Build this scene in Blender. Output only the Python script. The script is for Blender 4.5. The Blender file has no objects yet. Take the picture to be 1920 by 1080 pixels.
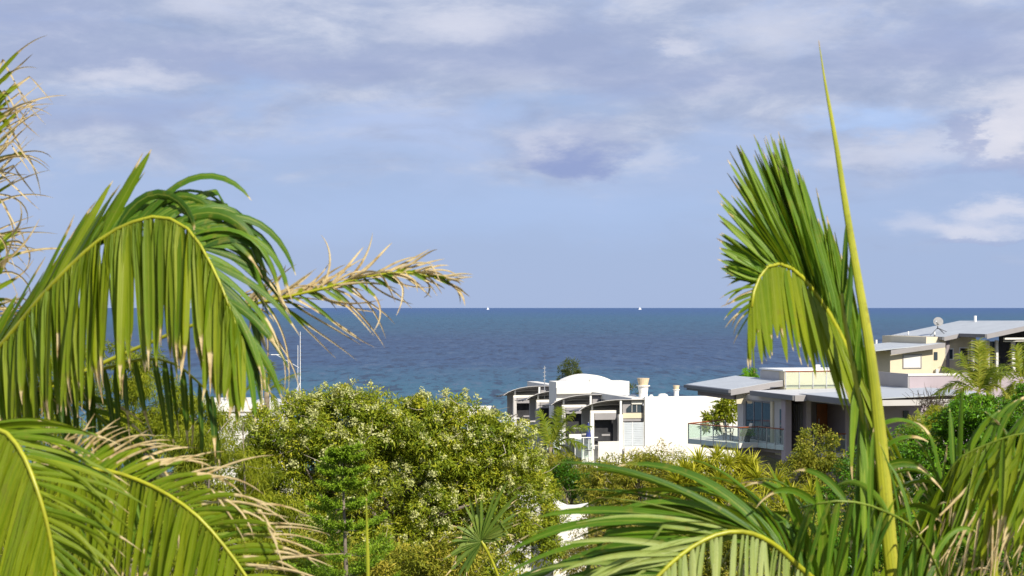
import bpy, bmesh, math, random
import numpy as np
from mathutils import Vector, Matrix

rad = math.radians
scene = bpy.context.scene
COL = scene.collection
F, HZ, H = 3583.0, 577.0, 30.0        # focal length in photo pixels, horizon row, eye height above the sea


def P(px, py, Y):
    """World point seen at photo pixel (px, py) at distance Y from the balcony."""
    return Vector(((px - 960.0) / F * Y, Y, H - (py - HZ) / F * Y))


# ------------------------------------------------------------------ camera
cam_d = bpy.data.cameras.new('camera')
cam = bpy.data.objects.new('camera', cam_d)
COL.objects.link(cam)
cam.location = (0, 0, H)
cam.rotation_euler = (rad(90), 0, 0)
cam_d.sensor_width = 36.0
cam_d.lens = F / 1920.0 * 36.0
cam_d.shift_y = 37.0 / 1920.0
cam_d.clip_start = 0.1
cam_d.clip_end = 500000.0
cam_d.dof.use_dof = True
cam_d.dof.focus_distance = 60.0
cam_d.dof.aperture_fstop = 8.0
scene.camera = cam

# ------------------------------------------------------------------ sun, sky, exposure
SUN_AZ, SUN_EL = rad(34), rad(37)      # sun behind the camera, to its right
sun_to = Vector((math.sin(SUN_AZ) * math.cos(SUN_EL), -math.cos(SUN_AZ) * math.cos(SUN_EL), math.sin(SUN_EL)))
sun_d = bpy.data.lights.new('sun', 'SUN')
sun_d.energy = 5.0
sun_d.angle = rad(0.53)
sun_d.color = (1.0, 0.93, 0.80)
sun = bpy.data.objects.new('sun', sun_d)
COL.objects.link(sun)
sun.rotation_euler = (-sun_to).to_track_quat('-Z', 'Y').to_euler()
sun.location = (20, -30, 60)

scene.view_settings.view_transform = 'Standard'
scene.view_settings.look = 'None'
scene.view_settings.gamma = 1.0
scene.view_settings.exposure = 0.32
scene.view_settings.use_curve_mapping = False
scene.cycles.max_bounces = 7
scene.cycles.transparent_max_bounces = 12
scene.cycles.sample_clamp_indirect = 6.0


class NT:
    """Small helper to write node trees."""
    def __init__(s, tree):
        s.t = tree
        s.n = tree.nodes
        s.l = tree.links

    def put(s, sock, v):
        if isinstance(v, bpy.types.NodeSocket):
            s.l.new(v, sock)
        elif v is not None:
            sock.default_value = v

    def math(s, op, a, b=None, c=None, clamp=False):
        n = s.n.new('ShaderNodeMath')
        n.operation = op
        n.use_clamp = clamp
        s.put(n.inputs[0], a)
        s.put(n.inputs[1], b)
        s.put(n.inputs[2], c)
        return n.outputs[0]

    def vmath(s, op, a, b=None):
        n = s.n.new('ShaderNodeVectorMath')
        n.operation = op
        s.put(n.inputs[0], a)
        s.put(n.inputs[1], b)
        return n.outputs[0]

    def mix(s, f, a, b, mode='MIX'):
        n = s.n.new('ShaderNodeMix')
        n.data_type = 'RGBA'
        n.blend_type = mode
        n.clamp_factor = True
        s.put(n.inputs[0], f)
        s.put(n.inputs[6], a)
        s.put(n.inputs[7], b)
        return n.outputs[2]

    def noise(s, vec, scale, detail=5, rough=0.55, dist=0.0):
        n = s.n.new('ShaderNodeTexNoise')
        s.put(n.inputs['Vector'], vec)
        n.inputs['Scale'].default_value = scale
        n.inputs['Detail'].default_value = detail
        n.inputs['Roughness'].default_value = rough
        n.inputs['Distortion'].default_value = dist
        return n

    def maprange(s, v, a, b, c=0.0, d=1.0, smooth=True):
        n = s.n.new('ShaderNodeMapRange')
        n.interpolation_type = 'SMOOTHSTEP' if smooth else 'LINEAR'
        s.put(n.inputs[0], v)
        n.inputs[1].default_value = a
        n.inputs[2].default_value = b
        n.inputs[3].default_value = c
        n.inputs[4].default_value = d
        return n.outputs[0]

    def ramp(s, f, stops):
        n = s.n.new('ShaderNodeValToRGB')
        cr = n.color_ramp
        while len(cr.elements) < len(stops):
            cr.elements.new(0.5)
        for e, (p, c) in zip(cr.elements, stops):
            e.position = p
            e.color = (*c, 1)
        s.put(n.inputs[0], f)
        return n.outputs[0]

    def comb(s, x, y, z):
        n = s.n.new('ShaderNodeCombineXYZ')
        s.put(n.inputs[0], x)
        s.put(n.inputs[1], y)
        s.put(n.inputs[2], z)
        return n.outputs[0]

    def mapping(s, vec, scale=(1, 1, 1), loc=(0, 0, 0)):
        n = s.n.new('ShaderNodeMapping')
        s.put(n.inputs[0], vec)
        n.inputs['Scale'].default_value = scale
        n.inputs['Location'].default_value = loc
        return n.outputs[0]

    def bump(s, h, strength, dist=0.1, normal=None):
        n = s.n.new('ShaderNodeBump')
        n.inputs['Strength'].default_value = strength
        n.inputs['Distance'].default_value = dist
        s.put(n.inputs['Height'], h)
        if normal is not None:
            s.put(n.inputs['Normal'], normal)
        return n.outputs[0]


def build_world():
    w = bpy.data.worlds.new('World')
    scene.world = w
    w.use_nodes = True
    w.node_tree.nodes.clear()
    w.cycles.sampling_method = 'MANUAL'
    w.cycles.sample_map_resolution = 256
    t = NT(w.node_tree)
    out = t.n.new('ShaderNodeOutputWorld')
    bg = t.n.new('ShaderNodeBackground')
    bg.inputs[1].default_value = 0.1
    t.l.new(bg.outputs[0], out.inputs[0])
    sky = t.n.new('ShaderNodeTexSky')
    sky.sky_type = 'NISHITA'
    sky.sun_disc = False
    sky.sun_elevation = SUN_EL
    sky.sun_rotation = math.pi - SUN_AZ
    sky.altitude = 30
    sky.air_density = 1.0
    sky.dust_density = 0.2
    sky.ozone_density = 3.0
    tc = t.n.new('ShaderNodeTexCoord')
    d = tc.outputs['Generated']
    sep = t.n.new('ShaderNodeSeparateXYZ')
    t.l.new(d, sep.inputs[0])
    x, y, z = sep.outputs
    az = t.math('ARCTAN2', x, y)
    el = t.math('ARCTAN2', z, t.math('SQRT', t.math('ADD', t.math('MULTIPLY', x, x), t.math('MULTIPLY', y, y))))
    dv = t.mapping(d, (1, 1, 2.6))
    nd = t.noise(dv, 16, 7, 0.62)                # warps the cloud outlines
    sepn = t.n.new('ShaderNodeSeparateColor')
    t.l.new(nd.outputs['Color'], sepn.inputs[0])
    waz = t.math('ADD', az, t.math('MULTIPLY', t.math('SUBTRACT', sepn.outputs[0], 0.5), 0.11))
    wel = t.math('ADD', el, t.math('MULTIPLY', t.math('SUBTRACT', sepn.outputs[1], 0.5), 0.035))
    base = t.mix(1.0, sky.outputs[0], (0.80, 0.82, 1.06, 1), 'MULTIPLY')
    # moist blue air low over the sea
    base = t.mix(t.maprange(el, 0.0, 0.30, 0.94, 0.60), base, (2.95, 3.80, 5.75, 1))
    # thin high veil of cloud, then the broken grey layer
    veil = t.noise(dv, 7, 5, 0.6, 0.4).outputs['Fac']
    veil = t.math('MULTIPLY', t.maprange(veil, 0.35, 0.70), t.maprange(el, 0.02, 0.10))
    col = t.mix(t.math('MULTIPLY', veil, 0.55), base, (4.3, 5.0, 7.1, 1))
    lay = t.noise(t.mapping(d, (1, 1, 3.4), (3.1, 1.7, 0.4)), 10, 8, 0.58, 0.3).outputs['Fac']
    lay = t.math('ADD', lay, t.maprange(el, 0.03, 0.13, -0.16, 0.17))
    laym = t.maprange(lay, 0.40, 0.66)
    shade = t.noise(t.mapping(d, (1, 1, 3.0), (7.0, 0.3, 2.0)), 19, 7, 0.62, 0.2).outputs['Fac']
    lcol = t.ramp(shade, [(0.34, (0.28, 0.335, 0.485)), (0.50, (0.35, 0.40, 0.54)), (0.68, (0.50, 0.53, 0.63))])
    lcol = t.mix(1.0, lcol, (10, 10, 10, 1), 'MULTIPLY')
    col = t.mix(t.math('MULTIPLY', laym, 0.85), col, lcol)

    def blob(px, py, rx, ry, amt, c, hard=0.1):
        nonlocal col
        a0, e0 = (px - 960) / F, (HZ - py) / F
        u = t.math('DIVIDE', t.math('SUBTRACT', waz, a0), rx / F)
        v = t.math('DIVIDE', t.math('SUBTRACT', wel, e0), ry / F)
        r = t.math('SQRT', t.math('ADD', t.math('MULTIPLY', u, u), t.math('MULTIPLY', v, v)))
        m = t.maprange(r, 1.35, hard)
        col = t.mix(t.math('MULTIPLY', m, amt), col, c)

    dark = (2.85, 3.35, 5.2, 1)
    lite = (5.6, 5.8, 6.8, 1)
    warm = (6.6, 6.5, 7.1, 1)
    blue = (3.6, 5.0, 7.8, 1)
    for b in CLOUDS(dark, lite, warm, blue):
        blob(*b)
    t.l.new(col, bg.inputs[0])


def CLOUDS(dark, lite, warm, blue):
    return [
        (480, 118, 560, 42, 0.62, dark), (80, 50, 180, 60, 0.5, dark), (230, 215, 260, 34, 0.5, dark),
        (1060, 90, 240, 60, 0.45, dark), (1290, 150, 280, 48, 0.5, dark), (1760, 100, 260, 60, 0.6, dark), (1070, 270, 130, 60, 0.6, dark),
        (1640, 228, 130, 30, 0.7, blue), (1010, 400, 800, 60, 0.25, blue),
        (870, 48, 170, 40, 0.75, lite), (990, 150, 120, 40, 0.3, lite), (230, 152, 130, 22, 0.7, lite), (430, 20, 130, 40, 0.6, lite),
        (1290, 75, 60, 18, 0.7, lite), (1450, 55, 130, 60, 0.55, lite), (1330, 180, 60, 20, 0.3, lite),
        (1700, 280, 150, 34, 0.6, lite), (1880, 225, 80, 85, 0.65, warm, 0.2), (1845, 285, 64, 42, 0.6, warm, 0.3), (1870, 320, 110, 16, 0.6, dark, 0.4),
        (1040, 258, 56, 38, 0.5, lite, 0.1), (1235, 290, 50, 30, 0.42, lite, 0.1), (1085, 300, 90, 30, 0.9, (2.35, 2.95, 5.1, 1), 0.4), (1790, 265, 26, 50, 0.6, dark, 0.3),
        (1560, 300, 90, 24, 0.4, lite),
        (1825, 440, 110, 26, 0.6, warm, 0.2), (1880, 400, 100, 22, 0.6, warm, 0.2), (1820, 464, 110, 8, 0.4, dark, 0.4), (1700, 425, 70, 24, 0.4, lite),
    ]


build_world()


# ------------------------------------------------------------------ materials
def new_mat(name):
    m = bpy.data.materials.new(name)
    m.use_nodes = True
    t = NT(m.node_tree)
    p = t.n['Principled BSDF']
    return m, t, p


def surf(name, c, rough=0.7, var=0.12, scale=1.5, bump=0.15, bscale=30, metal=0.0, spec=0.5, streak=0.0, tint=None):
    m, t, p = new_mat(name)
    tc = t.n.new('ShaderNodeTexCoord').outputs['Object']
    n = t.noise(tc, scale, 6, 0.6).outputs['Fac']
    d = tuple(v * (1 - var * 1.6) for v in c)
    b = tint or tuple(min(1, v * (1 + var * 0.6)) for v in c)
    col = t.ramp(n, [(0.3, d), (0.55, c), (0.75, b)])
    if streak:
        sn = t.noise(t.mapping(tc, (3, 3, 0.35)), 2.0, 6, 0.65).outputs['Fac']
        col = t.mix(t.maprange(sn, 0.52, 0.75, 0, streak), col, tuple(v * 0.55 for v in c) + (1,))
    t.put(p.inputs['Base Color'], col)
    p.inputs['Roughness'].default_value = rough
    p.inputs['Metallic'].default_value = metal
    p.inputs['Specular IOR Level'].default_value = spec
    if bump:
        nb = t.noise(tc, bscale, 4, 0.6).outputs['Fac']
        t.put(p.inputs['Normal'], t.bump(nb, bump, 0.02))
    return m


def leaf_mat(name, stops, trans=0.3, rough=0.5, tcol=(0.40, 0.46, 0.03), spec=0.22):
    m, t, p = new_mat(name)
    at = t.n.new('ShaderNodeAttribute')
    at.attribute_name = 'var'
    col = t.ramp(at.outputs['Fac'], stops)
    t.put(p.inputs['Base Color'], col)
    p.inputs['Roughness'].default_value = rough
    p.inputs['Specular IOR Level'].default_value = spec
    tr = t.n.new('ShaderNodeBsdfTranslucent')
    t.put(tr.inputs[0], t.mix(0.55, col, (*tcol, 1)))
    mx = t.n.new('ShaderNodeMixShader')
    mx.inputs[0].default_value = trans
    t.l.new(p.outputs[0], mx.inputs[1])
    t.l.new(tr.outputs[0], mx.inputs[2])
    t.l.new(mx.outputs[0], t.n['Material Output'].inputs[0])
    return m


def palm_mat(name, stops, trans=0.34, tan=((0.46, 0.33, 0.14), (0.72, 0.58, 0.32), (0.14, 0.09, 0.05)), gloss=0.42):
    """Leaflet: green by 'var', drying to tan where 'dry' is high, fine ribs along the blade from 'cross'."""
    m, t, p = new_mat(name)
    a = {}
    for k in ('var', 'dry', 'cross'):
        n = t.n.new('ShaderNodeAttribute')
        n.attribute_name = k
        a[k] = n.outputs['Fac']
    tc = t.n.new('ShaderNodeTexCoord').outputs['Object']
    col = t.ramp(a['var'], stops)
    rib = t.math('SINE', t.math('MULTIPLY', a['cross'], 38.0))
    col = t.mix(t.maprange(rib, -0.2, 1.0, 0, 0.22), col, t.mix(1.0, col, (1.5, 1.4, 1.3, 1), 'MULTIPLY'))
    mid = t.maprange(t.math('ABSOLUTE', t.math('SUBTRACT', a['cross'], 0.5)), 0.09, 0.0)
    col = t.mix(t.math('MULTIPLY', mid, 0.55), col, (0.34, 0.38, 0.05, 1))
    sp = t.noise(tc, 22, 5, 0.6).outputs['Fac']
    col = t.mix(t.maprange(sp, 0.55, 0.72, 0, 0.55), col, (0.24, 0.22, 0.03, 1))
    lo = t.noise(tc, 4.5, 4, 0.6).outputs['Fac']
    col = t.mix(t.maprange(lo, 0.38, 0.66, 0, 0.45), col, t.mix(1.0, col, (0.50, 0.62, 0.7, 1), 'MULTIPLY'))
    fl = t.noise(tc, 140, 2, 0.5).outputs['Fac']
    col = t.mix(t.maprange(fl, 0.66, 0.74, 0, 0.5), col, (0.10, 0.07, 0.02, 1))
    tn = t.noise(tc, 14, 5, 0.6).outputs['Fac']
    tcol = t.ramp(tn, [(0.30, tan[2]), (0.37, tan[0]), (0.52, tan[1])])
    dm = t.maprange(t.math('ADD', a['dry'], t.math('MULTIPLY', t.math('SUBTRACT', sp, 0.5), 0.5)), 0.40, 0.62)
    yel = t.maprange(a['dry'], 0.05, 0.5, 0, 0.6)
    col = t.mix(yel, col, (0.26, 0.24, 0.02, 1))
    col = t.mix(dm, col, tcol)
    t.put(p.inputs['Base Color'], col)
    t.put(p.inputs['Roughness'], t.math('ADD', gloss, t.math('MULTIPLY', dm, 0.4)))
    p.inputs['Specular IOR Level'].default_value = 0.28
    t.put(p.inputs['Normal'], t.bump(rib, 0.25, 0.002))
    tr = t.n.new('ShaderNodeBsdfTranslucent')
    t.put(tr.inputs[0], t.mix(0.5, col, t.mix(dm, (0.42, 0.50, 0.02, 1), tcol)))
    mx = t.n.new('ShaderNodeMixShader')
    mx.inputs[0].default_value = trans
    t.l.new(p.outputs[0], mx.inputs[1])
    t.l.new(tr.outputs[0], mx.inputs[2])
    t.l.new(mx.outputs[0], t.n['Material Output'].inputs[0])
    return m


def glass_mat(name, tint=(0.75, 0.88, 0.84), fac=0.25):
    m, t, p = new_mat(name)
    p.inputs['Base Color'].default_value = (*[v * 0.55 for v in tint], 1)
    p.inputs['Roughness'].default_value = 0.04
    tr = t.n.new('ShaderNodeBsdfTransparent')
    tr.inputs[0].default_value = (*tint, 1)
    mx = t.n.new('ShaderNodeMixShader')
    mx.inputs[0].default_value = fac
    t.l.new(tr.outputs[0], mx.inputs[1])
    t.l.new(p.outputs[0], mx.inputs[2])
    t.l.new(mx.outputs[0], t.n['Material Output'].inputs[0])
    return m


def roof_mat(name, c):
    m, t, p = new_mat(name)
    tc = t.n.new('ShaderNodeTexCoord').outputs['Object']
    w = t.n.new('ShaderNodeTexWave')
    w.wave_type = 'BANDS'
    w.bands_direction = 'Y'
    t.put(w.inputs['Vector'], tc)
    w.inputs['Scale'].default_value = 1.6
    n = t.noise(tc, 0.8, 6, 0.6).outputs['Fac']
    col = t.ramp(n, [(0.3, tuple(v * 0.86 for v in c)), (0.7, c)])
    col = t.mix(t.maprange(w.outputs['Fac'], 0.75, 1.0, 0, 0.18), col, tuple(v * 0.6 for v in c) + (1,))
    t.put(p.inputs['Base Color'], col)
    p.inputs['Roughness'].default_value = 0.5
    t.put(p.inputs['Normal'], t.bump(w.outputs['Fac'], 0.5, 0.04))
    return m


MAT = dict(
    white=surf('white_render', (0.82, 0.79, 0.72), 0.75, 0.06, 0.5, 0.1, streak=0.22),
    offwhite=surf('off_white_render', (0.70, 0.68, 0.63), 0.75, 0.06, 0.6, 0.1, streak=0.12),
    greywall=surf('pale_grey_render', (0.50, 0.48, 0.46), 0.8, 0.07, 0.6, 0.1, streak=0.12),
    cream=surf('cream_render', (0.66, 0.58, 0.42), 0.8, 0.05, 0.5, 0.1, streak=0.10),
    lilac=surf('lilac_grey_render', (0.40, 0.34, 0.37), 0.8, 0.06, 0.6, 0.1, streak=0.12),
    mauve=surf('dark_mauve_shade_render', (0.27, 0.235, 0.255), 0.8, 0.06, 0.6, 0.1, streak=0.1),  # also carries painted shade in the recess and on the lower facade
    fascia=surf('grey_fascia_paint', (0.30, 0.285, 0.29), 0.55, 0.06, 1, 0.05),
    gutter=surf('dark_grey_gutter', (0.14, 0.14, 0.15), 0.5, 0.06, 1, 0.0),
    roof=roof_mat('grey_metal_roofing', (0.46, 0.49, 0.52)),
    roofpale=roof_mat('pale_metal_roofing', (0.60, 0.60, 0.60)),
    awning=roof_mat('dark_awning_sheet', (0.16, 0.155, 0.15)),
    frame=surf('white_paint', (0.80, 0.80, 0.78), 0.45, 0.04, 2, 0.0),
    metal=surf('galvanised_metal', (0.55, 0.56, 0.57), 0.4, 0.08, 4, 0.05, metal=0.6),
    dishgrey=surf('weathered_dish_paint', (0.26, 0.26, 0.26), 0.6, 0.15, 6, 0.05),
    darkmetal=surf('dark_metal', (0.06, 0.06, 0.065), 0.45, 0.1, 3, 0.0),
    timber=surf('oiled_timber', (0.28, 0.085, 0.035), 0.5, 0.2, 4, 0.1),
    door=surf('orange_timber_door', (0.36, 0.11, 0.03), 0.5, 0.2, 3, 0.1),
    dark=surf('dark_interior_shade', (0.035, 0.035, 0.04), 0.9, 0.3, 1.5, 0.0),  # near-black tone stands in for the shade inside openings
    blind=surf('pale_blind', (0.72, 0.70, 0.66), 0.8, 0.03, 2, 0.0),
    louvre=surf('pale_blue_grey_louvre', (0.52, 0.56, 0.60), 0.5, 0.05, 2, 0.0),
    glass=glass_mat('balustrade_glass', (0.90, 0.96, 0.94), 0.10),
    windowglass=surf('window_glass', (0.05, 0.07, 0.09), 0.06, 0.2, 0.6, 0.0, spec=0.45),
    frosted=surf('pale_green_frosted_glass', (0.50, 0.60, 0.60), 0.25, 0.04, 1, 0.0),
    terracotta=surf('cream_clay_cowl', (0.66, 0.53, 0.35), 0.8, 0.1, 3, 0.1),
    cloth=surf('cream_chair_fabric', (0.62, 0.56, 0.46), 0.9, 0.08, 4, 0.1),
    blue=surf('blue_umbrella_cloth', (0.03, 0.05, 0.22), 0.8, 0.1, 4, 0.1),
    bark=surf('grey_bark', (0.20, 0.165, 0.125), 0.9, 0.25, 8, 0.5),
    barkpale=surf('pale_twig_bark', (0.36, 0.31, 0.24), 0.9, 0.25, 8, 0.4),
    palmbark=surf('palm_trunk_bark', (0.24, 0.19, 0.13), 0.9, 0.3, 5, 0.6),
    ship=surf('ship_white', (0.85, 0.85, 0.85), 0.5, 0.03, 0.1, 0.0),
)


# ------------------------------------------------------------------ mesh helpers
def link(name, me, mat=None, parent=None):
    o = bpy.data.objects.new(name, me)
    COL.objects.link(o)
    if mat is not None:
        me.materials.append(MAT[mat] if isinstance(mat, str) else mat)
    if parent is not None:
        o.parent = parent
    return o


def tag(o, label=None, cat=None, group=None, kind=None):
    if label:
        o['label'] = label
    if cat:
        o['category'] = cat
    if group:
        o['group'] = group
    if kind:
        o['kind'] = kind
    return o


def empty(name, loc, rz=0.0, label=None, cat=None, group=None):
    o = bpy.data.objects.new(name, None)
    COL.objects.link(o)
    o.location = loc
    o.rotation_euler = (0, 0, rz)
    o.empty_display_size = 0.2
    bpy.context.view_layer.update()
    return tag(o, label, cat, group)


def np_mesh(name, V, Fc, attrs=None, smooth=False):
    """V (n,3), Fc (m,k) index array, attrs {name: (domain, values)}"""
    me = bpy.data.meshes.new(name)
    V = np.ascontiguousarray(V, dtype=np.float32)
    Fc = np.ascontiguousarray(Fc, dtype=np.int32)
    m, k = Fc.shape
    me.vertices.add(len(V))
    me.vertices.foreach_set('co', V.ravel())
    me.loops.add(m * k)
    me.loops.foreach_set('vertex_index', Fc.ravel())
    me.polygons.add(m)
    me.polygons.foreach_set('loop_start', np.arange(0, m * k, k, dtype=np.int32))
    me.polygons.foreach_set('loop_total', np.full(m, k, dtype=np.int32))
    if smooth:
        me.polygons.foreach_set('use_smooth', np.ones(m, dtype=bool))
    for an, (dom, val) in (attrs or {}).items():
        at = me.attributes.new(an, 'FLOAT', dom)
        at.data.foreach_set('value', np.ascontiguousarray(val, dtype=np.float32).ravel())
    me.update(calc_edges=True)
    return me


class MB:
    """Collects simple solids into one mesh."""
    def __init__(s):
        s.v, s.f = [], []

    def add(s, vs, fs):
        b = len(s.v)
        s.v += [tuple(v) for v in vs]
        s.f += [tuple(i + b for i in f) for f in fs]
        return s

    def box(s, x0, x1, y0, y1, z0, z1):
        if x1 < x0: x0, x1 = x1, x0
        if y1 < y0: y0, y1 = y1, y0
        if z1 < z0: z0, z1 = z1, z0
        return s.add([(x0, y0, z0), (x1, y0, z0), (x1, y1, z0), (x0, y1, z0), (x0, y0, z1), (x1, y0, z1), (x1, y1, z1), (x0, y1, z1)],
                     [(0, 3, 2, 1), (4, 5, 6, 7), (0, 1, 5, 4), (1, 2, 6, 5), (2, 3, 7, 6), (3, 0, 4, 7)])

    def prism(s, top, thick):
        """top: ring of 3D points (counter-clockwise from above), thickness downwards."""
        n = len(top)
        lo = [(p[0], p[1], p[2] - thick) for p in top]
        return s.add(list(top) + lo, [tuple(range(n)), tuple(range(2 * n - 1, n - 1, -1))] +
                     [(i, n + i, n + (i + 1) % n, (i + 1) % n) for i in range(n)])

    def bar(s, a, b, r, n=6, r2=None):
        return s.tube([a, b], [r, r if r2 is None else r2], n)

    def tube(s, pts, radii, n=7, cap=True):
        pts = [Vector(p) for p in pts]
        if not hasattr(radii, '__len__'):
            radii = [radii] * len(pts)
        rings = []
        prev = None
        for i, p in enumerate(pts):
            d = (pts[min(i + 1, len(pts) - 1)] - pts[max(i - 1, 0)]).normalized()
            if prev is None:
                a = d.orthogonal().normalized()
            else:
                a = (prev - d * prev.dot(d))
                a = a.normalized() if a.length > 1e-6 else d.orthogonal().normalized()
            prev = a
            b = d.cross(a)
            rings.append([p + (a * math.cos(2 * math.pi * k / n) + b * math.sin(2 * math.pi * k / n)) * radii[i] for k in range(n)])
        vs = [v for r in rings for v in r]
        fs = []
        for i in range(len(pts) - 1):
            for k in range(n):
                fs.append((i * n + k, i * n + (k + 1) % n, (i + 1) * n + (k + 1) % n, (i + 1) * n + k))
        if cap:
            fs.append(tuple(range(n - 1, -1, -1)))
            fs.append(tuple(range((len(pts) - 1) * n, len(pts) * n)))
        return s.add(vs, fs)

    def lathe(s, cx, cy, prof, n=20):
        vs, fs = [], []
        for (r, z) in prof:
            for k in range(n):
                a = 2 * math.pi * k / n
                vs.append((cx + r * math.cos(a), cy + r * math.sin(a), z))
        for i in range(len(prof) - 1):
            for k in range(n):
                fs.append((i * n + k, i * n + (k + 1) % n, (i + 1) * n + (k + 1) % n, (i + 1) * n + k))
        fs.append(tuple(range(n - 1, -1, -1)))
        fs.append(tuple(range((len(prof) - 1) * n, len(prof) * n)))
        return s.add(vs, fs)

    def done(s, name, mat, parent=None, bevel=0.0, smooth=False):
        me = bpy.data.meshes.new(name)
        me.from_pydata(s.v, [], s.f)
        if bevel:
            bm = bmesh.new()
            bm.from_mesh(me)
            bmesh.ops.bevel(bm, geom=bm.edges[:], offset=bevel, segments=1, affect='EDGES')
            bm.to_mesh(me)
            bm.free()
        me.update()
        if smooth:
            me.polygons.foreach_set('use_smooth', np.ones(len(me.polygons), dtype=bool))
        return link(name, me, mat, parent)


def rod(name, mat, parent, a, b, r, n=6):
    return MB().bar(a, b, r, n).done(name, mat, parent)


# ------------------------------------------------------------------ sea and land
TX = [-80, 0, 15, 60, 100, 150, 200, 300, 350, 420, 700]
TZ = [24, 22.6, 22, 20.5, 19.3, 16.5, 13, 3.5, -0.5, -5, -12]


def terr(x, y):
    return np.interp(y, TX, TZ) + 0.25 * np.sin(x * 0.31 + 1.3) * np.cos(y * 0.27) + 0.4 * np.sin(x * 0.06)


def build_land():
    xs = np.concatenate([np.linspace(-2500, -120, 12), np.linspace(-100, 100, 81), np.linspace(120, 2500, 12)])
    ys = np.concatenate([np.linspace(-80, 240, 129), np.linspace(250, 700, 30)])
    X, Y = np.meshgrid(xs, ys)
    Z = terr(X, Y)
    V = np.stack([X, Y, Z], -1).reshape(-1, 3)
    nx = len(xs)
    i = (np.arange(len(ys) - 1)[:, None] * nx + np.arange(nx - 1)[None]).ravel()
    Fc = np.stack([i, i + 1, i + nx + 1, i + nx], -1)
    m, t, p = new_mat('leaf_litter_soil')
    tc = t.n.new('ShaderNodeTexCoord').outputs['Object']
    n1 = t.noise(tc, 0.6, 8, 0.65).outputs['Fac']
    col = t.ramp(n1, [(0.3, (0.035, 0.04, 0.012)), (0.5, (0.07, 0.075, 0.02)), (0.68, (0.13, 0.10, 0.05))])
    t.put(p.inputs['Base Color'], col)
    p.inputs['Roughness'].default_value = 0.95
    t.put(p.inputs['Normal'], t.bump(t.noise(tc, 6, 6, 0.6).outputs['Fac'], 0.8, 0.2))
    o = link('ground', np_mesh('ground', V, Fc, smooth=True), m)
    tag(o, kind='structure')


def build_sea():
    m, t, p = new_mat('sea_water')
    tc = t.n.new('ShaderNodeTexCoord').outputs['Object']
    sep = t.n.new('ShaderNodeSeparateXYZ')
    t.l.new(tc, sep.inputs[0])
    dist = sep.outputs[1]
    # depth of water: pale sand shallows near the shore, teal shelf, deep blue offshore
    wob = t.noise(t.mapping(tc, (0.0012, 0.0006, 1)), 1.0, 5, 0.6).outputs['Fac']
    ld = t.math('ADD', t.math('LOGARITHM', t.math('MAXIMUM', dist, 10.0), 10.0), t.math('MULTIPLY', t.math('SUBTRACT', wob, 0.5), 0.35))
    lf = t.maprange(ld, 2.6, 4.6, smooth=False)
    col = t.ramp(lf, [(0.00, (0.030, 0.125, 0.175)), (0.12, (0.024, 0.100, 0.160)), (0.20, (0.024, 0.062, 0.140)), (0.32, (0.024, 0.058, 0.132)),
                      (0.42, (0.022, 0.078, 0.145)), (0.55, (0.020, 0.094, 0.170)), (0.68, (0.020, 0.088, 0.200)), (0.82, (0.020, 0.082, 0.225)), (1.0, (0.022, 0.085, 0.240))])
    # wind streaks; the waves' light and dark sides are put into the colour
    s1 = t.noise(t.mapping(tc, (0.075, 0.013, 1)), 1.0, 6, 0.65, 0.5).outputs['Fac']
    s2 = t.noise(t.mapping(tc, (0.26, 0.045, 1)), 1.0, 4, 0.6, 0.3).outputs['Fac']
    s3 = t.noise(t.mapping(tc, (0.004, 0.0016, 1)), 1.0, 4, 0.6, 0.3).outputs['Fac']
    ss = t.math('ADD', t.math('MULTIPLY', s1, 0.55), t.math('MULTIPLY', s2, 0.45))
    col = t.mix(t.maprange(ss, 0.50, 0.41, 0, 0.75), col, (0.010, 0.019, 0.052, 1))
    col = t.mix(t.maprange(ss, 0.51, 0.62, 0, 0.6), col, (0.070, 0.105, 0.17, 1))
    col = t.mix(t.maprange(s3, 0.50, 0.70, 0, 0.35), col, (0.045, 0.105, 0.165, 1))
    wc = t.noise(t.mapping(tc, (0.22, 0.05, 1), (13, 5, 0)), 1.0, 3, 0.5).outputs['Fac']
    col = t.mix(t.maprange(wc, 0.775, 0.80, 0, 0.7), col, (0.6, 0.63, 0.65, 1))
    t.put(p.inputs['Base Color'], col)
    p.inputs['Roughness'].default_value = 0.45
    p.inputs['Specular IOR Level'].default_value = 0.12
    t.put(p.inputs['Normal'], t.bump(ss, 0.6, 3.0))
    xs = np.array([-150000, -20000, -3000, 0, 3000, 20000, 150000], float)
    ys = np.array([-2500, 300, 1000, 4000, 20000, 60000, 250000], float)
    X, Y = np.meshgrid(xs, ys)
    V = np.stack([X, Y, np.zeros_like(X)], -1).reshape(-1, 3)
    nx = len(xs)
    i = (np.arange(len(ys) - 1)[:, None] * nx + np.arange(nx - 1)[None]).ravel()
    o = link('sea', np_mesh('sea', V, np.stack([i, i + 1, i + nx + 1, i + nx], -1)), m)
    tag(o, kind='structure')


build_land()
build_sea()


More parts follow.
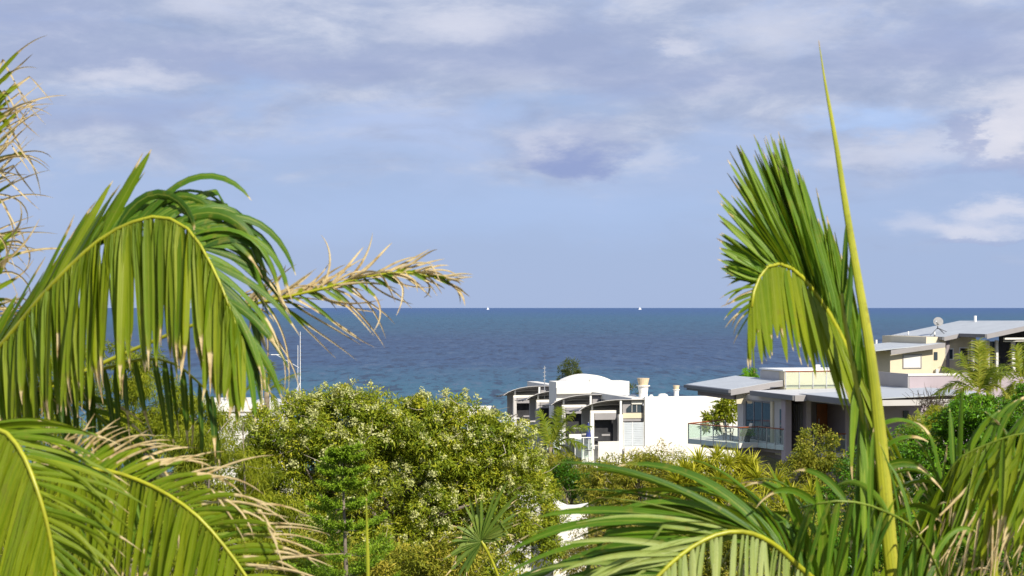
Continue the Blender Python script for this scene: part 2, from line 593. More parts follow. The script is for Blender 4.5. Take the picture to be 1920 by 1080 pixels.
# ------------------------------------------------------------------ buildings
class House:
    """A building on the street grid; local x runs right, y away from the viewer."""
    def __init__(s, name, px, Y, rot, zb, label, cat='house'):
        s.ox, s.oy, s.zb = (px - 960) / F * Y, Y, zb
        s.c, s.s = math.cos(rot), math.sin(rot)
        s.root = empty(name, (s.ox, s.oy, zb), rot, label, cat)

    def world(s, lx, ly):
        return s.ox + lx * s.c - ly * s.s, s.oy + lx * s.s + ly * s.c

    def local(s, X, Y):
        dx, dy = X - s.ox, Y - s.oy
        return dx * s.c + dy * s.s, -dx * s.s + dy * s.c

    def x(s, px, ly):
        k = (px - 960) / F
        return (k * (s.oy + ly * s.c) - s.ox + ly * s.s) / (s.c - k * s.s)

    def y(s, px, lx):
        k = (px - 960) / F
        return (s.ox + lx * s.c - k * (s.oy + lx * s.s)) / (s.s + k * s.c)

    def z(s, py, lx, ly):
        return H - (py - HZ) / F * s.world(lx, ly)[1] - s.zb

    def box(s, name, mat, x0, x1, y0, y1, z0, z1, parent=None, bevel=0.0):
        return MB().box(x0, x1, y0, y1, z0, z1).done(name, mat, parent or s.root, bevel)

    def front(s, name, mat, px0, px1, py0, py1, ly, depth=0.1, parent=None, bevel=0.0):
        """Box whose viewer-facing face, at local depth ly, spans the given photo pixels."""
        x0, x1 = s.x(px0, ly), s.x(px1, ly)
        xm = (x0 + x1) / 2
        return s.box(name, mat, x0, x1, ly, ly + depth, s.z(py1, xm, ly), s.z(py0, xm, ly), parent, bevel)

    def side(s, name, mat, px0, px1, py0, py1, lx, depth=0.1, parent=None):
        """Box whose left-facing face, at local x lx, spans the given photo pixels (heights taken at its middle)."""
        y0, y1 = s.y(px0, lx), s.y(px1, lx)
        ym = (y0 + y1) / 2
        return s.box(name, mat, lx, lx + depth, y0, y1, s.z(py1, lx, ym), s.z(py0, lx, ym), parent)

    def p(s, lx, ly, lz):
        return Vector((lx, ly, lz))


ROT = rad(14.4)


def window_front(h, px0, px1, py0, py1, ly, wall='window', glass='windowglass', mull=0, fw=0.07, fmat='frame'):
    x0, x1 = h.x(px0, ly), h.x(px1, ly)
    xm = (x0 + x1) / 2
    z0, z1 = h.z(py1, xm, ly), h.z(py0, xm, ly)
    f = MB()
    f.box(x0 - fw, x0, ly - 0.06, ly + 0.02, z0 - fw, z1 + fw).box(x1, x1 + fw, ly - 0.06, ly + 0.02, z0 - fw, z1 + fw)
    f.box(x0, x1, ly - 0.06, ly + 0.02, z1, z1 + fw).box(x0, x1, ly - 0.06, ly + 0.02, z0 - fw, z0)
    for i in range(mull):
        xc = x0 + (x1 - x0) * (i + 1) / (mull + 1)
        f.box(xc - 0.03, xc + 0.03, ly - 0.05, ly + 0.02, z0, z1)
    o = f.done(wall, fmat, h.root)
    h.box('pane', glass, x0, x1, ly - 0.025, ly + 0.01, z0, z1, o)
    return o


def glass_rail(h, a, b, n, z0, z1, rail='timber', drop=0.30, name='balustrade'):
    """Glass balustrade between local points a and b, with n panels, posts, rail and a frosted slab edge."""
    a, b = Vector((a[0], a[1], 0)), Vector((b[0], b[1], 0))
    root = MB().bar((a.x, a.y, z1), (b.x, b.y, z1), 0.035, 6).done(name, rail, h.root)
    for i in range(n + 1):
        q = a.lerp(b, i / n)
        MB().box(q.x - 0.022, q.x + 0.022, q.y - 0.03, q.y + 0.03, z0 - drop, z1 - 0.03).done('post', 'metal', root)
    d = (b - a).normalized()
    nn = Vector((-d.y, d.x, 0)) * 0.008
    for i in range(n):
        p, q = a.lerp(b, (i + 0.04) / n), a.lerp(b, (i + 0.96) / n)
        for (zz0, zz1, nm, mt) in ((z0 + 0.02, z1 - 0.06, 'glass_panel', 'glass'), (z0 - drop, z0 - 0.01, 'edge_panel', 'frosted')):
            if zz1 - zz0 < 0.05:
                continue
            ring = [p + nn, p - nn, q - nn, q + nn]
            MB().prism([(v.x, v.y, zz1) for v in ring], zz1 - zz0).done(nm, mt, root)
    return root


def mono_roof(h, name, x0, x1, y0, y1, z_left, z_right, thick=0.28, mat='roof', parent=None):
    """Metal roof sheet with gutter on the low left edge and painted fascias; slopes up to the right."""
    t = 0.05
    o = MB().prism([(x0, y0, z_left), (x1, y0, z_right), (x1, y1, z_right), (x0, y1, z_left)], t).done(name, mat, parent or h.root)
    sl = (z_right - z_left) / (x1 - x0)
    MB().prism([(x0 + 0.03, y0 + 0.04, z_left - t - 0.005), (x1 - 0.02, y0 + 0.04, z_right - t - 0.005), (x1 - 0.02, y1 - 0.04, z_right - t - 0.005), (x0 + 0.03, y1 - 0.04, z_left - t - 0.005)], thick - t).done('soffit', 'gutter', o)
    MB().prism([(x0, y0 - 0.03, z_left - 0.02), (x1, y0 - 0.03, z_right - 0.02), (x1, y0 + 0.035, z_right - 0.02), (x0, y0 + 0.035, z_left - 0.02)], thick).done('fascia', 'fascia', o)
    MB().box(x0 - 0.14, x0 - 0.003, y0 - 0.03, y1, z_left - 0.20, z_left - 0.03).done('gutter', 'gutter', o)
    return o


def white_building():
    zb = 15.0
    h = House('white_terrace_building', 1209, 155, rad(13), zb, 'white terraced building with four curved dark awnings and a vaulted rooftop room', 'building')
    zt = h.z(744, 0, 0)
    # big blank party wall, camera side
    h.box('party_wall', 'white', 0, 16, 0, 0.35, -1.5, zt, bevel=0.02)
    nU, sp = 4, 9.2
    zr = h.z(741, -2, 3)
    # flat roof of the row
    h.box('roof', 'roofpale', 0.0, 15, 0.36, 6.5, zt - 0.55, zt - 0.30)
    h.box('rear_roof', 'roofpale', 0.0, 14.8, 6.51, nU * sp, zt - 2.6, zt - 2.3)
    h.box('roof_edge', 'offwhite', -1.0, -0.01, 0.36, nU * sp, zt - 0.62, zt - 0.12)
    h.box('back_wall', 'offwhite', 2.7, 14.6, 0.36, nU * sp - 0.1, -1.5, zt - 2.62)
    for k in range(nU):
        y = k * sp
        dz = 0.0
        # curved awning: rises from the low left tip, tilted up towards the viewer
        xs = [-5.5, -5.05, -4.5, -3.9, -3.2, -2.4, -1.4, -0.02]
        zs = [-0.84, -0.55, -0.33, -0.17, -0.06, 0.0, 0.0, 0.0]
        ya, yb = y + 0.1, y + 4.6
        za, zb2 = zt - 0.22, zt - 1.26
        m = MB()
        top, bot = [], []
        for x, z in zip(xs, zs):
            f = 0.35 if z < -0.9 else 1.0
            top += [(x, ya, za + z), (x, yb, (zb2 + z * 0.04))]
            bot += [(x, ya, za + z - 0.05), (x, yb, (zb2 + z * 0.04) - 0.05)]
        n = len(xs)
        fs = []
        for i in range(n - 1):
            fs.append((2 * i, 2 * i + 2, 2 * i + 3, 2 * i + 1))
            fs.append((2 * n + 2 * i, 2 * n + 2 * i + 1, 2 * n + 2 * i + 3, 2 * n + 2 * i + 2))
            fs.append((2 * i, 2 * n + 2 * i, 2 * n + 2 * i + 2, 2 * i + 2))
            fs.append((2 * i + 1, 2 * i + 3, 2 * n + 2 * i + 3, 2 * n + 2 * i + 1))
        fs += [(0, 1, 2 * n + 1, 2 * n), (2 * n - 2, 4 * n - 2, 4 * n - 1, 2 * n - 1)]
        m.add(top + bot, fs)
        aw = m.done('awning', 'awning', h.root)
        MB().tube([(x, ya - 0.05, za + z + 0.0) for x, z in zip(xs, zs)], 0.028, 6).done('edge_beam', 'greywall', aw)
        for q in (0.33, 0.68):
            yy = ya + (yb - ya) * q
            MB().tube([(x, yy, (za + z) * (1 - q) + (zb2 + z * 0.04) * q - 0.10) for x, z in zip(xs, zs)], 0.05, 5).done('rib', 'greywall', aw)
        # posts, beams, columns, walls of the unit behind its terrace
        px_post = -1.98
        MB().box(px_post - 0.08, px_post + 0.08, y + 0.12, y + 0.30, zt - 1.9, zt - 0.24).done('post', 'frame', aw)
        MB().box(-4.25, -4.1, y + 0.9, y + 1.05, zt - 1.05, zt - 0.65).done('post', 'frame', aw)
        h.box('beam', 'white', -4.4, px_post - 0.2, y + 0.62, y + 0.9, zt - 1.32, zt - 1.10)
        h.box('column', 'white' if k == 0 else 'greywall', px_post - 0.17, px_post + 0.17, y + 0.10, y + 0.55, -1.5, zt - 1.42, bevel=0.02)  # columns past the first unit: grey stands in for their shade
        h.box('column', 'white' if k == 0 else 'greywall', -4.42, -4.1, y + 0.55, y + 0.92, -1.5, zt - 1.33, bevel=0.02)
        h.box('lit_strip', 'cream', px_post + 0.26, -0.03, y + 0.44, y + 0.497, zt - 1.75, zt - 1.33)  # cream strip stands in for the sunlit band below the clerestory
        h.box('lintel', 'fascia', -4.04, px_post - 0.21, y + 0.60, y + 0.85, zt - 1.85, zt - 1.33)
        # room behind the opening
        h.box('room_back', 'greywall', -4.3, 2.6, y + 3.6, y + 3.8, -1.4, zt - 0.9)
        h.box('doorway', 'dark', -4.0, -2.25, y + 1.5, y + 1.6, zt - 3.95, zt - 1.7)  # dark panel stands in for the unlit room
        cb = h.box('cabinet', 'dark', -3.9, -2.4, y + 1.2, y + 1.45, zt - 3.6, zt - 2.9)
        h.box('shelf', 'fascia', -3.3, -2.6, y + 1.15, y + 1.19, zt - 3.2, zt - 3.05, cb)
        h.box('floor', 'offwhite', -4.3, 2.6, y + 0.2, y + 8.9, zt - 4.2, zt - 3.95)
        # grey recessed end wall with its arched clerestory and the louvred screen
        h.box('end_wall', 'fascia', px_post + 0.25, -0.02, y + 0.50, y + 0.7, zt - 2.0, zt - 0.28)  # darker grey puts the shade under the awning into the colour
        ar = MB()
        prof = [(-1.42, zt - 1.28), (-0.10, zt - 1.28), (-0.10, zt - 0.42), (-0.5, zt - 0.46), (-0.9, zt - 0.58), (-1.2, zt - 0.76), (-1.42, zt - 0.98)]
        ar.add([(a, y + 0.46, b) for a, b in prof] + [(a, y + 0.50, b) for a, b in prof],
               [tuple(range(7)), tuple(range(13, 6, -1))] + [(i, 7 + i, 7 + (i + 1) % 7, (i + 1) % 7) for i in range(7)])
        w = ar.done('clerestory_window', 'windowglass', h.root)
        for xx in (-0.95, -0.55):
            MB().box(xx - 0.025, xx + 0.025, y + 0.435, y + 0.458, zt - 1.27, zt - 0.55).done('mullion', 'greywall', w)
        sc = MB()
        sc.box(px_post + 0.22, px_post + 0.28, y + 0.14, y + 0.26, zt - 4.0, zt - 2.05).box(-0.08, -0.02, y + 0.14, y + 0.26, zt - 4.0, zt - 2.05).box(-1.02, -0.96, y + 0.14, y + 0.26, zt - 4.0, zt - 2.05)
        sc = sc.done('louvre_screen', 'frame', h.root)
        for i in range(13):
            zz = zt - 3.95 + i * 0.145
            for xa, xb in ((px_post + 0.29, -1.03), (-0.95, -0.09)):
                MB().prism([(xa, y + 0.15, zz + 0.12), (xb, y + 0.15, zz + 0.12), (xb, y + 0.21, zz + 0.135), (xa, y + 0.21, zz + 0.135)], 0.125).done('louvre', 'louvre', sc)
        # terrace balustrade
        h.box('spandrel', 'offwhite', px_post - 2.0, px_post - 0.21, y - 0.25, y - 0.10, zt - 5.2, zt - 3.55)
        h.box('spandrel', 'white', px_post + 0.21, -0.02, y - 0.25, y - 0.10, zt - 5.4, zt - 4.02)
        h.box('wall', 'offwhite', -5.2, -0.02, y + 0.3, y + 0.5, -1.5, zt - 4.22)
        b = MB()
        for xx in (-5.9, -5.2, -4.75, -4.45):
            b.box(xx - 0.025, xx + 0.025, y - 0.22, y - 0.17, zt - 4.9, zt - 3.25)
        b.box(-5.9, -4.0, y - 0.23, y - 0.16, zt - 3.25, zt - 3.18)
        b = b.done('terrace_railing', 'frame', h.root)
        h.box('glass_panel', 'glass', -5.85, -4.5, y - 0.20, y - 0.185, zt - 4.8, zt - 3.32, b)
        h.box('terrace_slab', 'white', -6.1, -0.02, y - 0.35, y + 0.29, zt - 5.65, zt - 5.42)
    # low white parapet at the far left of the row
    h.box('parapet', 'white', -8.4, -5.6, 30.5, 31.0, -1, zt - 2.2)
    # rooftop room with barrel vault
    ly = 13.0
    xa, xb = h.x(1043, ly), h.x(1180, ly)
    z0, z1 = zt - 0.3, h.z(715.5, (xa + xb) / 2, ly)
    rr = h.box('rooftop_room', 'white', xa, xb, ly, ly + 2.6, z0 - 2.2, z1, bevel=0.02)
    h.box('ledge', 'offwhite', xa - 0.1, xb - 2.3, ly - 0.5, ly - 0.01, z0 + 0.02, z0 + 0.55, rr)
    va, vb, vz = h.x(1060, ly), h.x(1150, ly), h.z(702.5, (xa + xb) / 2, ly)
    pr = []
    for i in range(15):
        a = i / 14
        pr.append((va + (vb - va) * a, z1 + 0.004 + (vz - z1) * (math.sin(math.pi * a) ** 0.85)))
    m = MB()
    n = len(pr)
    m.add([(a, ly + 0.02, b) for a, b in pr] + [(a, ly + 2.5, b) for a, b in pr], [tuple(range(n - 1, -1, -1)), tuple(range(n, 2 * n))] + [(i, i + 1, n + i + 1, n + i) for i in range(n - 1)])
    m.done('vault', 'white', rr)
    MB().lathe(0, 0, [(0.10, 0), (0.10, 0.04)], 10).done('vent_cap', 'greywall', rr).matrix_local = Matrix.Translation((h.x(1106, ly), ly - 0.01, (z1 + 0.15))) @ Matrix.Rotation(rad(90), 4, 'X')
    # roof cowls and small roof fittings
    for (px, py0, py1, w, ly) in ((1206, 709, 741, 1.0, 3.2), (1268, 722.5, 738, 0.55, 6.5)):
        x = h.x(px, ly)
        zz0, zz1 = h.z(py1, x, ly) - 0.25, h.z(py0, x, ly)
        hh = zz1 - zz0
        c = MB().lathe(x, ly, [(0.40 * w, zz0), (0.36 * w, zz0 + hh * 0.25), (0.44 * w, zz0 + hh * 0.60)], 18).done('roof_cowl', 'white', h.root, smooth=False)
        MB().lathe(x, ly, [(0.56 * w, zz0 + hh * 0.60), (0.56 * w, zz0 + hh * 0.65)], 18).done('collar', 'white', c)
        MB().lathe(x, ly, [(0.38 * w, zz0 + hh * 0.65), (0.50 * w, zz0 + hh * 0.96), (0.52 * w, zz1), (0.44 * w, zz1)], 18).done('pot', 'terracotta', c)
    for (px, py, r, ly) in ((1243, 738, 0.45, 5), (1221, 740, 0.2, 2.5), (1185, 740, 0.4, 4.5)):
        x = h.x(px, ly)
        zz = zt - 0.32
        z1 = h.z(py, x, ly)
        MB().lathe(x, ly, [(r, zz), (r, zz + 0.12), (r * 0.8, (zz + z1) / 2 + 0.1), (r * 0.45, z1)], 14).done('roof_dome', 'white', h.root, smooth=False)
    # aerial at the far left end
    x = h.x(1021, 20)
    zz = h.z(735, x, 20)
    a = rod('roof_aerial', 'metal', h.root, (x, 20, zz - 0.8), (x, 20, h.z(686, x, 20)), 0.04)
    for q in (0.45, 0.6, 0.75, 0.9):
        z = zz + (h.z(686, x, 20) - zz) * q
        rod('element', 'metal', a, (x - 0.14, 20.0, z), (x + 0.14, 20.0, z + 0.05), 0.03)
    # folded blue umbrella on the first terrace: a thing of its own
    X, Y = h.world(h.x(1102, 0.2), 0.0)
    zu = H - (830 - HZ) / F * Y
    u = empty('patio_umbrella', (X, Y, zu - 0.65), 0, 'folded dark blue umbrella on the white building terrace', 'umbrella')
    MB().bar((0, 0, 0), (0, 0, 2.3), 0.03).done('pole', 'frame', u)
    MB().lathe(0, 0, [(0.05, 2.25), (0.16, 1.7), (0.24, 1.0), (0.18, 0.9)], 9).done('canopy', 'blue', u)
    MB().lathe(0, 0, [(0.25, 0.0), (0.25, 0.06), (0.06, 0.10)], 12).done('base', 'darkmetal', u)
    return h


def grey_house():
    zb = 17.0
    h = House('grey_townhouse', 1370, 105, ROT, zb, 'grey townhouse with low metal roofs, dark fin walls and a glass balcony', 'house')
    zr = h.z(730, 0, 0)
    xr = h.x(1468, 0)
    yb = h.y(1286, 0)
    mono_roof(h, 'roof', 0, xr, 0, yb, zr, zr + xr * 0.155, 0.32)
    # recessed box beam below the upper roof
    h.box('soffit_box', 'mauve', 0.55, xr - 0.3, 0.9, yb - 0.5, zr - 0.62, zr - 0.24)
    # gable wall under the upper roof; its sunlit patch is painted as a cream panel
    zl = zr - 0.20
    MB().add([(0.9, 0.45, -1), (xr + 2, 0.45, -1), (xr + 2, 0.45, zl + 0.38), (0.9, 0.45, zl + 0.0), (0.9, 1.3, -1), (xr + 2, 1.3, -1), (xr + 2, 1.3, zl + 0.38), (0.9, 1.3, zl)],
             [(0, 1, 2, 3), (5, 4, 7, 6), (4, 0, 3, 7), (1, 5, 6, 2), (3, 2, 6, 7)]).done('wall', 'greywall', h.root)
    MB().add([(0.5, 0.40, zl - 0.62), (2.0, 0.40, zl - 0.62), (2.0, 0.40, zl + 0.22), (0.5, 0.40, zl - 0.01), (0.5, 0.44, zl - 0.62), (2.0, 0.44, zl - 0.62), (2.0, 0.44, zl + 0.22), (0.5, 0.44, zl - 0.01)],
             [(0, 1, 2, 3), (5, 4, 7, 6), (4, 0, 3, 7), (1, 5, 6, 2), (3, 2, 6, 7), (0, 4, 5, 1)]).done('gable_sun_patch', 'cream', h.root)
    # upper cream box, its lit front parapet and terrace balustrade
    y0 = -0.2
    xa, xb = h.x(1471, y0), h.x(1600, y0)
    zt0, zt1 = h.z(733, xa, y0), h.z(696, xa, y0)
    up = h.box('upper_storey', 'cream', xa + 0.02, xb, y0 + 0.05, y0 + 3.4, zt0 - 0.5, zt1)
    h.box('coping', 'frame', xa - 0.1, xb, y0 - 0.04, y0 + 3.5, zt1 + 0.003, zt1 + 0.08, up)
    h.box('upper_wing', 'greywall', h.x(1436, 3.0), xa, 0.6, 3.4, zr + 0.1, zt1 - 0.06)
    h.box('chimney_box', 'white', h.x(1530, 2.5), h.x(1538, 2.5), 2.5, 2.9, zt1 + 0.085, zt1 + 0.25, up)
    # lower roofs stepping towards the viewer
    x2 = 0.62
    ya, yc = h.y(1490, x2), h.y(1417, x2)
    z2 = h.z(733, x2, yc)
    r2 = MB().prism([(x2, ya, z2), (xb + 2.0, ya, z2 + 0.12), (xb + 2.0, yc + 0.6, z2 + 0.12), (x2, yc + 0.6, z2)], 0.05).done('lower_roof', 'roofpale', h.root)
    h.box('gutter', 'gutter', x2 - 0.12, x2 - 0.003, ya, yc + 0.6, z2 - 0.26, z2 - 0.01, r2)
    h.box('fascia', 'fascia', x2, xb + 1.9, ya - 0.05, ya - 0.004, z2 - 0.30, z2 + 0.005, r2)
    h.box('soffit', 'greywall', x2 + 0.01, xb + 1.9, ya + 0.01, yc + 0.55, z2 - 0.28, z2 - 0.06, r2)
    glass_rail(h, (h.x(1473, -1.2), -1.2), (h.x(1600, -1.2), -1.2), 5, z2 + 0.08, zt1 + 0.02, 'timber', 0.0, 'roof_balustrade')
    # facade facing left with the tall glass doors
    fx = 1.0
    yA, yB = h.y(1388, fx), h.y(1470, fx)
    zf = z2 - 0.30
    zfl = zf - 2.75
    yR = -3.4
    h.box('facade', 'greywall', fx, fx + 0.3, yB, yR - 0.003, zfl - 0.1, zf)
    h.box('wing_wall', 'greywall', fx, fx + 7.5, yR, 0.44, zfl - 0.1, zf)
    h.box('lower_facade', 'mauve', fx + 0.25, fx + 7.5, yB, 0.44, -1.5, zfl - 0.103)  # shade below the balcony is put into the darker mauve
    dy0, dy1 = h.y(1446, fx), h.y(1400, fx)
    d = MB()
    d.box(fx - 0.06, fx - 0.005, dy0 - 0.08, dy0, zfl, zfl + 2.5).box(fx - 0.06, fx - 0.005, dy1, dy1 + 0.08, zfl, zfl + 2.5).box(fx - 0.06, fx - 0.005, dy0, dy1, zfl + 2.42, zfl + 2.5)
    for q in (1 / 3, 2 / 3):
        yy = dy0 + (dy1 - dy0) * q
        d.box(fx - 0.055, fx - 0.005, yy - 0.05, yy + 0.05, zfl, zfl + 2.42)
    d = d.done('sliding_door', 'gutter', h.root)
    for i in range(3):
        ya_, yb_ = dy0 + (dy1 - dy0) * (i + 0.04) / 3, dy0 + (dy1 - dy0) * (i + 0.96) / 3
        h.box('pane', 'windowglass', fx - 0.035, fx - 0.006, ya_, yb_, zfl + 0.05, zfl + 2.41, d)
    h.box('door_jamb', 'cream', fx - 0.10, fx - 0.004, dy0 - 0.42, dy0 - 0.10, zfl, zfl + 2.55)
    wy0, wy1 = h.y(1469, fx), h.y(1463, fx)
    h.box('window', 'windowglass', fx - 0.04, fx - 0.004, wy0, wy1, zfl + 0.4, zfl + 2.2)
    # fins standing forward of a deep entrance recess
    yF = yB - 0.55
    f1a, f1b = h.x(1472.5, yF), h.x(1484, yF)
    h.box('fin_wall', 'lilac', f1a, f1b, yF, yB - 0.003, -1.5, z2 - 0.31)
    f2a, f2b = h.x(1512, yF), h.x(1521, yF)
    h.box('fin_wall', 'lilac', f2a, f2b, yF, yR - 0.05, -1.5, z2 - 0.40)
    f3a = h.x(1585, yF)
    h.box('fin_wall', 'lilac', f3a, f3a + 0.3, yF, yR - 0.05, -1.5, z2 - 0.40)
    h.box('recess_wall', 'mauve', fx + 0.31, fx + 7.4, yR - 0.04, yR - 0.004, zfl - 0.1, zf)  # dark mauve panel deepens the recess, its shade painted in
    # louvred window on the side of the second fin
    w0, w1 = yF + 0.5, yF + 1.7
    wz = h.z(757, f2a, w0)
    w = h.box('louvre_window', 'gutter', f2a - 0.05, f2a - 0.004, w0, w1, wz - 1.55, wz)
    for k in range(4):
        yy = w0 + (w1 - w0) * (k + 0.5) / 4
        h.box('louvre', 'fascia', f2a - 0.08, f2a - 0.052, yy - 0.10, yy + 0.10, wz - 1.50, wz - 0.05, w)
    o0, o1 = h.x(1531, yR - 0.05), h.x(1551, yR - 0.05)
    dz = h.z(757, o0, yR)
    dr = h.box('front_door', 'door', o0, o1, yR - 0.09, yR - 0.045, dz - 2.1, dz)
    h.box('handle', 'metal', o0 + 0.08, o0 + 0.12, yR - 0.14, yR - 0.093, dz - 1.2, dz - 0.8, dr)
    rx = 1.75
    # third roof
    x3 = 1.35
    y3a, y3b = h.y(1600, x3), h.y(1502, x3)
    z3 = h.z(738, x3, y3b)
    r3 = MB().prism([(x3, y3a, z3), (8.5, y3a, z3 + 0.25), (8.5, y3b, z3 + 0.25), (x3, y3b, z3)], 0.05).done('lower_roof', 'roof', h.root)
    h.box('gutter', 'gutter', x3 - 0.12, x3 - 0.003, y3a, y3b, z3 - 0.28, z3 - 0.01, r3)
    h.box('soffit', 'greywall', x3 + 0.01, 8.4, y3a + 0.02, y3b - 0.02, z3 - 0.34, z3 - 0.06, r3)
    # balcony: angled prow with glass
    pts = []
    for (px, Y) in ((1291, 104.8), (1386, 101.3), (1422, 101.9), (1470, 99.9)):
        pts.append(h.local((px - 960) / F * Y, Y))
    zfl2 = h.z(831, *pts[1])
    ring = [(*pts[0], zfl2), (*pts[1], zfl2), (*pts[2], zfl2), (*pts[3], zfl2), (fx, pts[3][1], zfl2), (fx, 3.2, zfl2)]
    MB().prism(ring, 0.26).done('balcony_slab', 'offwhite', h.root)
    ring2 = [(a * 0.8 + 0.25, b * 0.9 + 0.0, c - 0.262) for a, b, c in ring]
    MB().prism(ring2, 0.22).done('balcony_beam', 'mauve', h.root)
    zrl = h.z(801.5, *pts[1])
    off = lambda p: (p[0] - 0.02, p[1] - 0.03)
    glass_rail(h, off(pts[0]), off(pts[1]), 4, zfl2, zrl, drop=0.27)
    glass_rail(h, off(pts[1]), off(pts[2]), 1, zfl2, zrl, drop=0.0)
    glass_rail(h, off(pts[2]), off(pts[3]), 3, zfl2, zrl, drop=0.27)
    glass_rail(h, off(pts[0]), (fx - 0.1, 3.2), 3, zfl2, zrl, drop=0.0)
    # small balcony before the orange door
    zq = h.z(850, f2b, yF)
    h.box('balcony_slab', 'offwhite', f2b + 0.004, f3a - 0.004, yF - 0.2, yR - 0.06, zq - 0.22, zq)
    glass_rail(h, (f2b + 0.05, yF - 0.16), (f3a - 0.05, yF - 0.16), 3, zq, zq + 1.0, drop=0.2)
    h.box('entry_slab', 'offwhite', f1b + 0.004, f2a - 0.004, yF, yR - 0.06, zq - 0.20, zq + 0.08)
    # lower storey, mostly hidden
    h.box('lower_window', 'windowglass', fx + 0.2, fx + 0.246, yB + 0.6, yB + 3.2, zfl - 2.4, zfl - 0.5)
    # right end: roof rake and lilac walls
    ly = -6.5
    xa, xb = h.x(1600, ly), h.x(1719, ly)
    za, zc = h.z(745, xa, ly), h.z(729, xb, ly)
    er = MB().prism([(xa, ly, za), (xb, ly, zc), (xb, ly + 6, zc), (xa, ly + 6, za)], 0.05).done('end_roof', 'roof', h.root)
    MB().prism([(xa, ly - 0.05, za + 0.004), (xb, ly - 0.05, zc + 0.004), (xb, ly - 0.004, zc + 0.004), (xa, ly - 0.004, za + 0.004)], 0.30).done('fascia', 'fascia', er)
    MB().prism([(xa, ly + 0.02, za - 0.055), (xb - 0.1, ly + 0.02, zc - 0.055), (xb - 0.1, ly + 5.9, zc - 0.055), (xa, ly + 5.9, za - 0.055)], 0.36).done('soffit', 'gutter', er)
    MB().box(h.x(1640, ly + 0.5), h.x(1706, ly + 0.5), ly + 0.5, ly + 0.8, -2, h.z(742, xa, ly)).done('end_wall', 'lilac', h.root)
    lw = h.front('garden_wall', 'lilac', 1705.5, 1800, 705, 900, ly + 1.2, 0.4)
    h.front('coping', 'offwhite', 1703, 1802, 700.5, 704.5, ly + 1.15, 0.5, lw)
    h.front('wall_return', 'fascia', 1702, 1705.3, 701, 728, ly + 1.2, 4.0, lw)
    h.front('roof_parapet', 'cream', 1650, 1701.7, 707, 728, ly + 5.5, 0.3)
    h.front('flashing', 'fascia', 1648, 1701.8, 702.5, 706.8, ly + 5.4, 0.5)
    h.front('end_window', 'windowglass', 1694, 1704, 770, 790, ly + 0.44, 0.05)
    return h, zfl2, pts


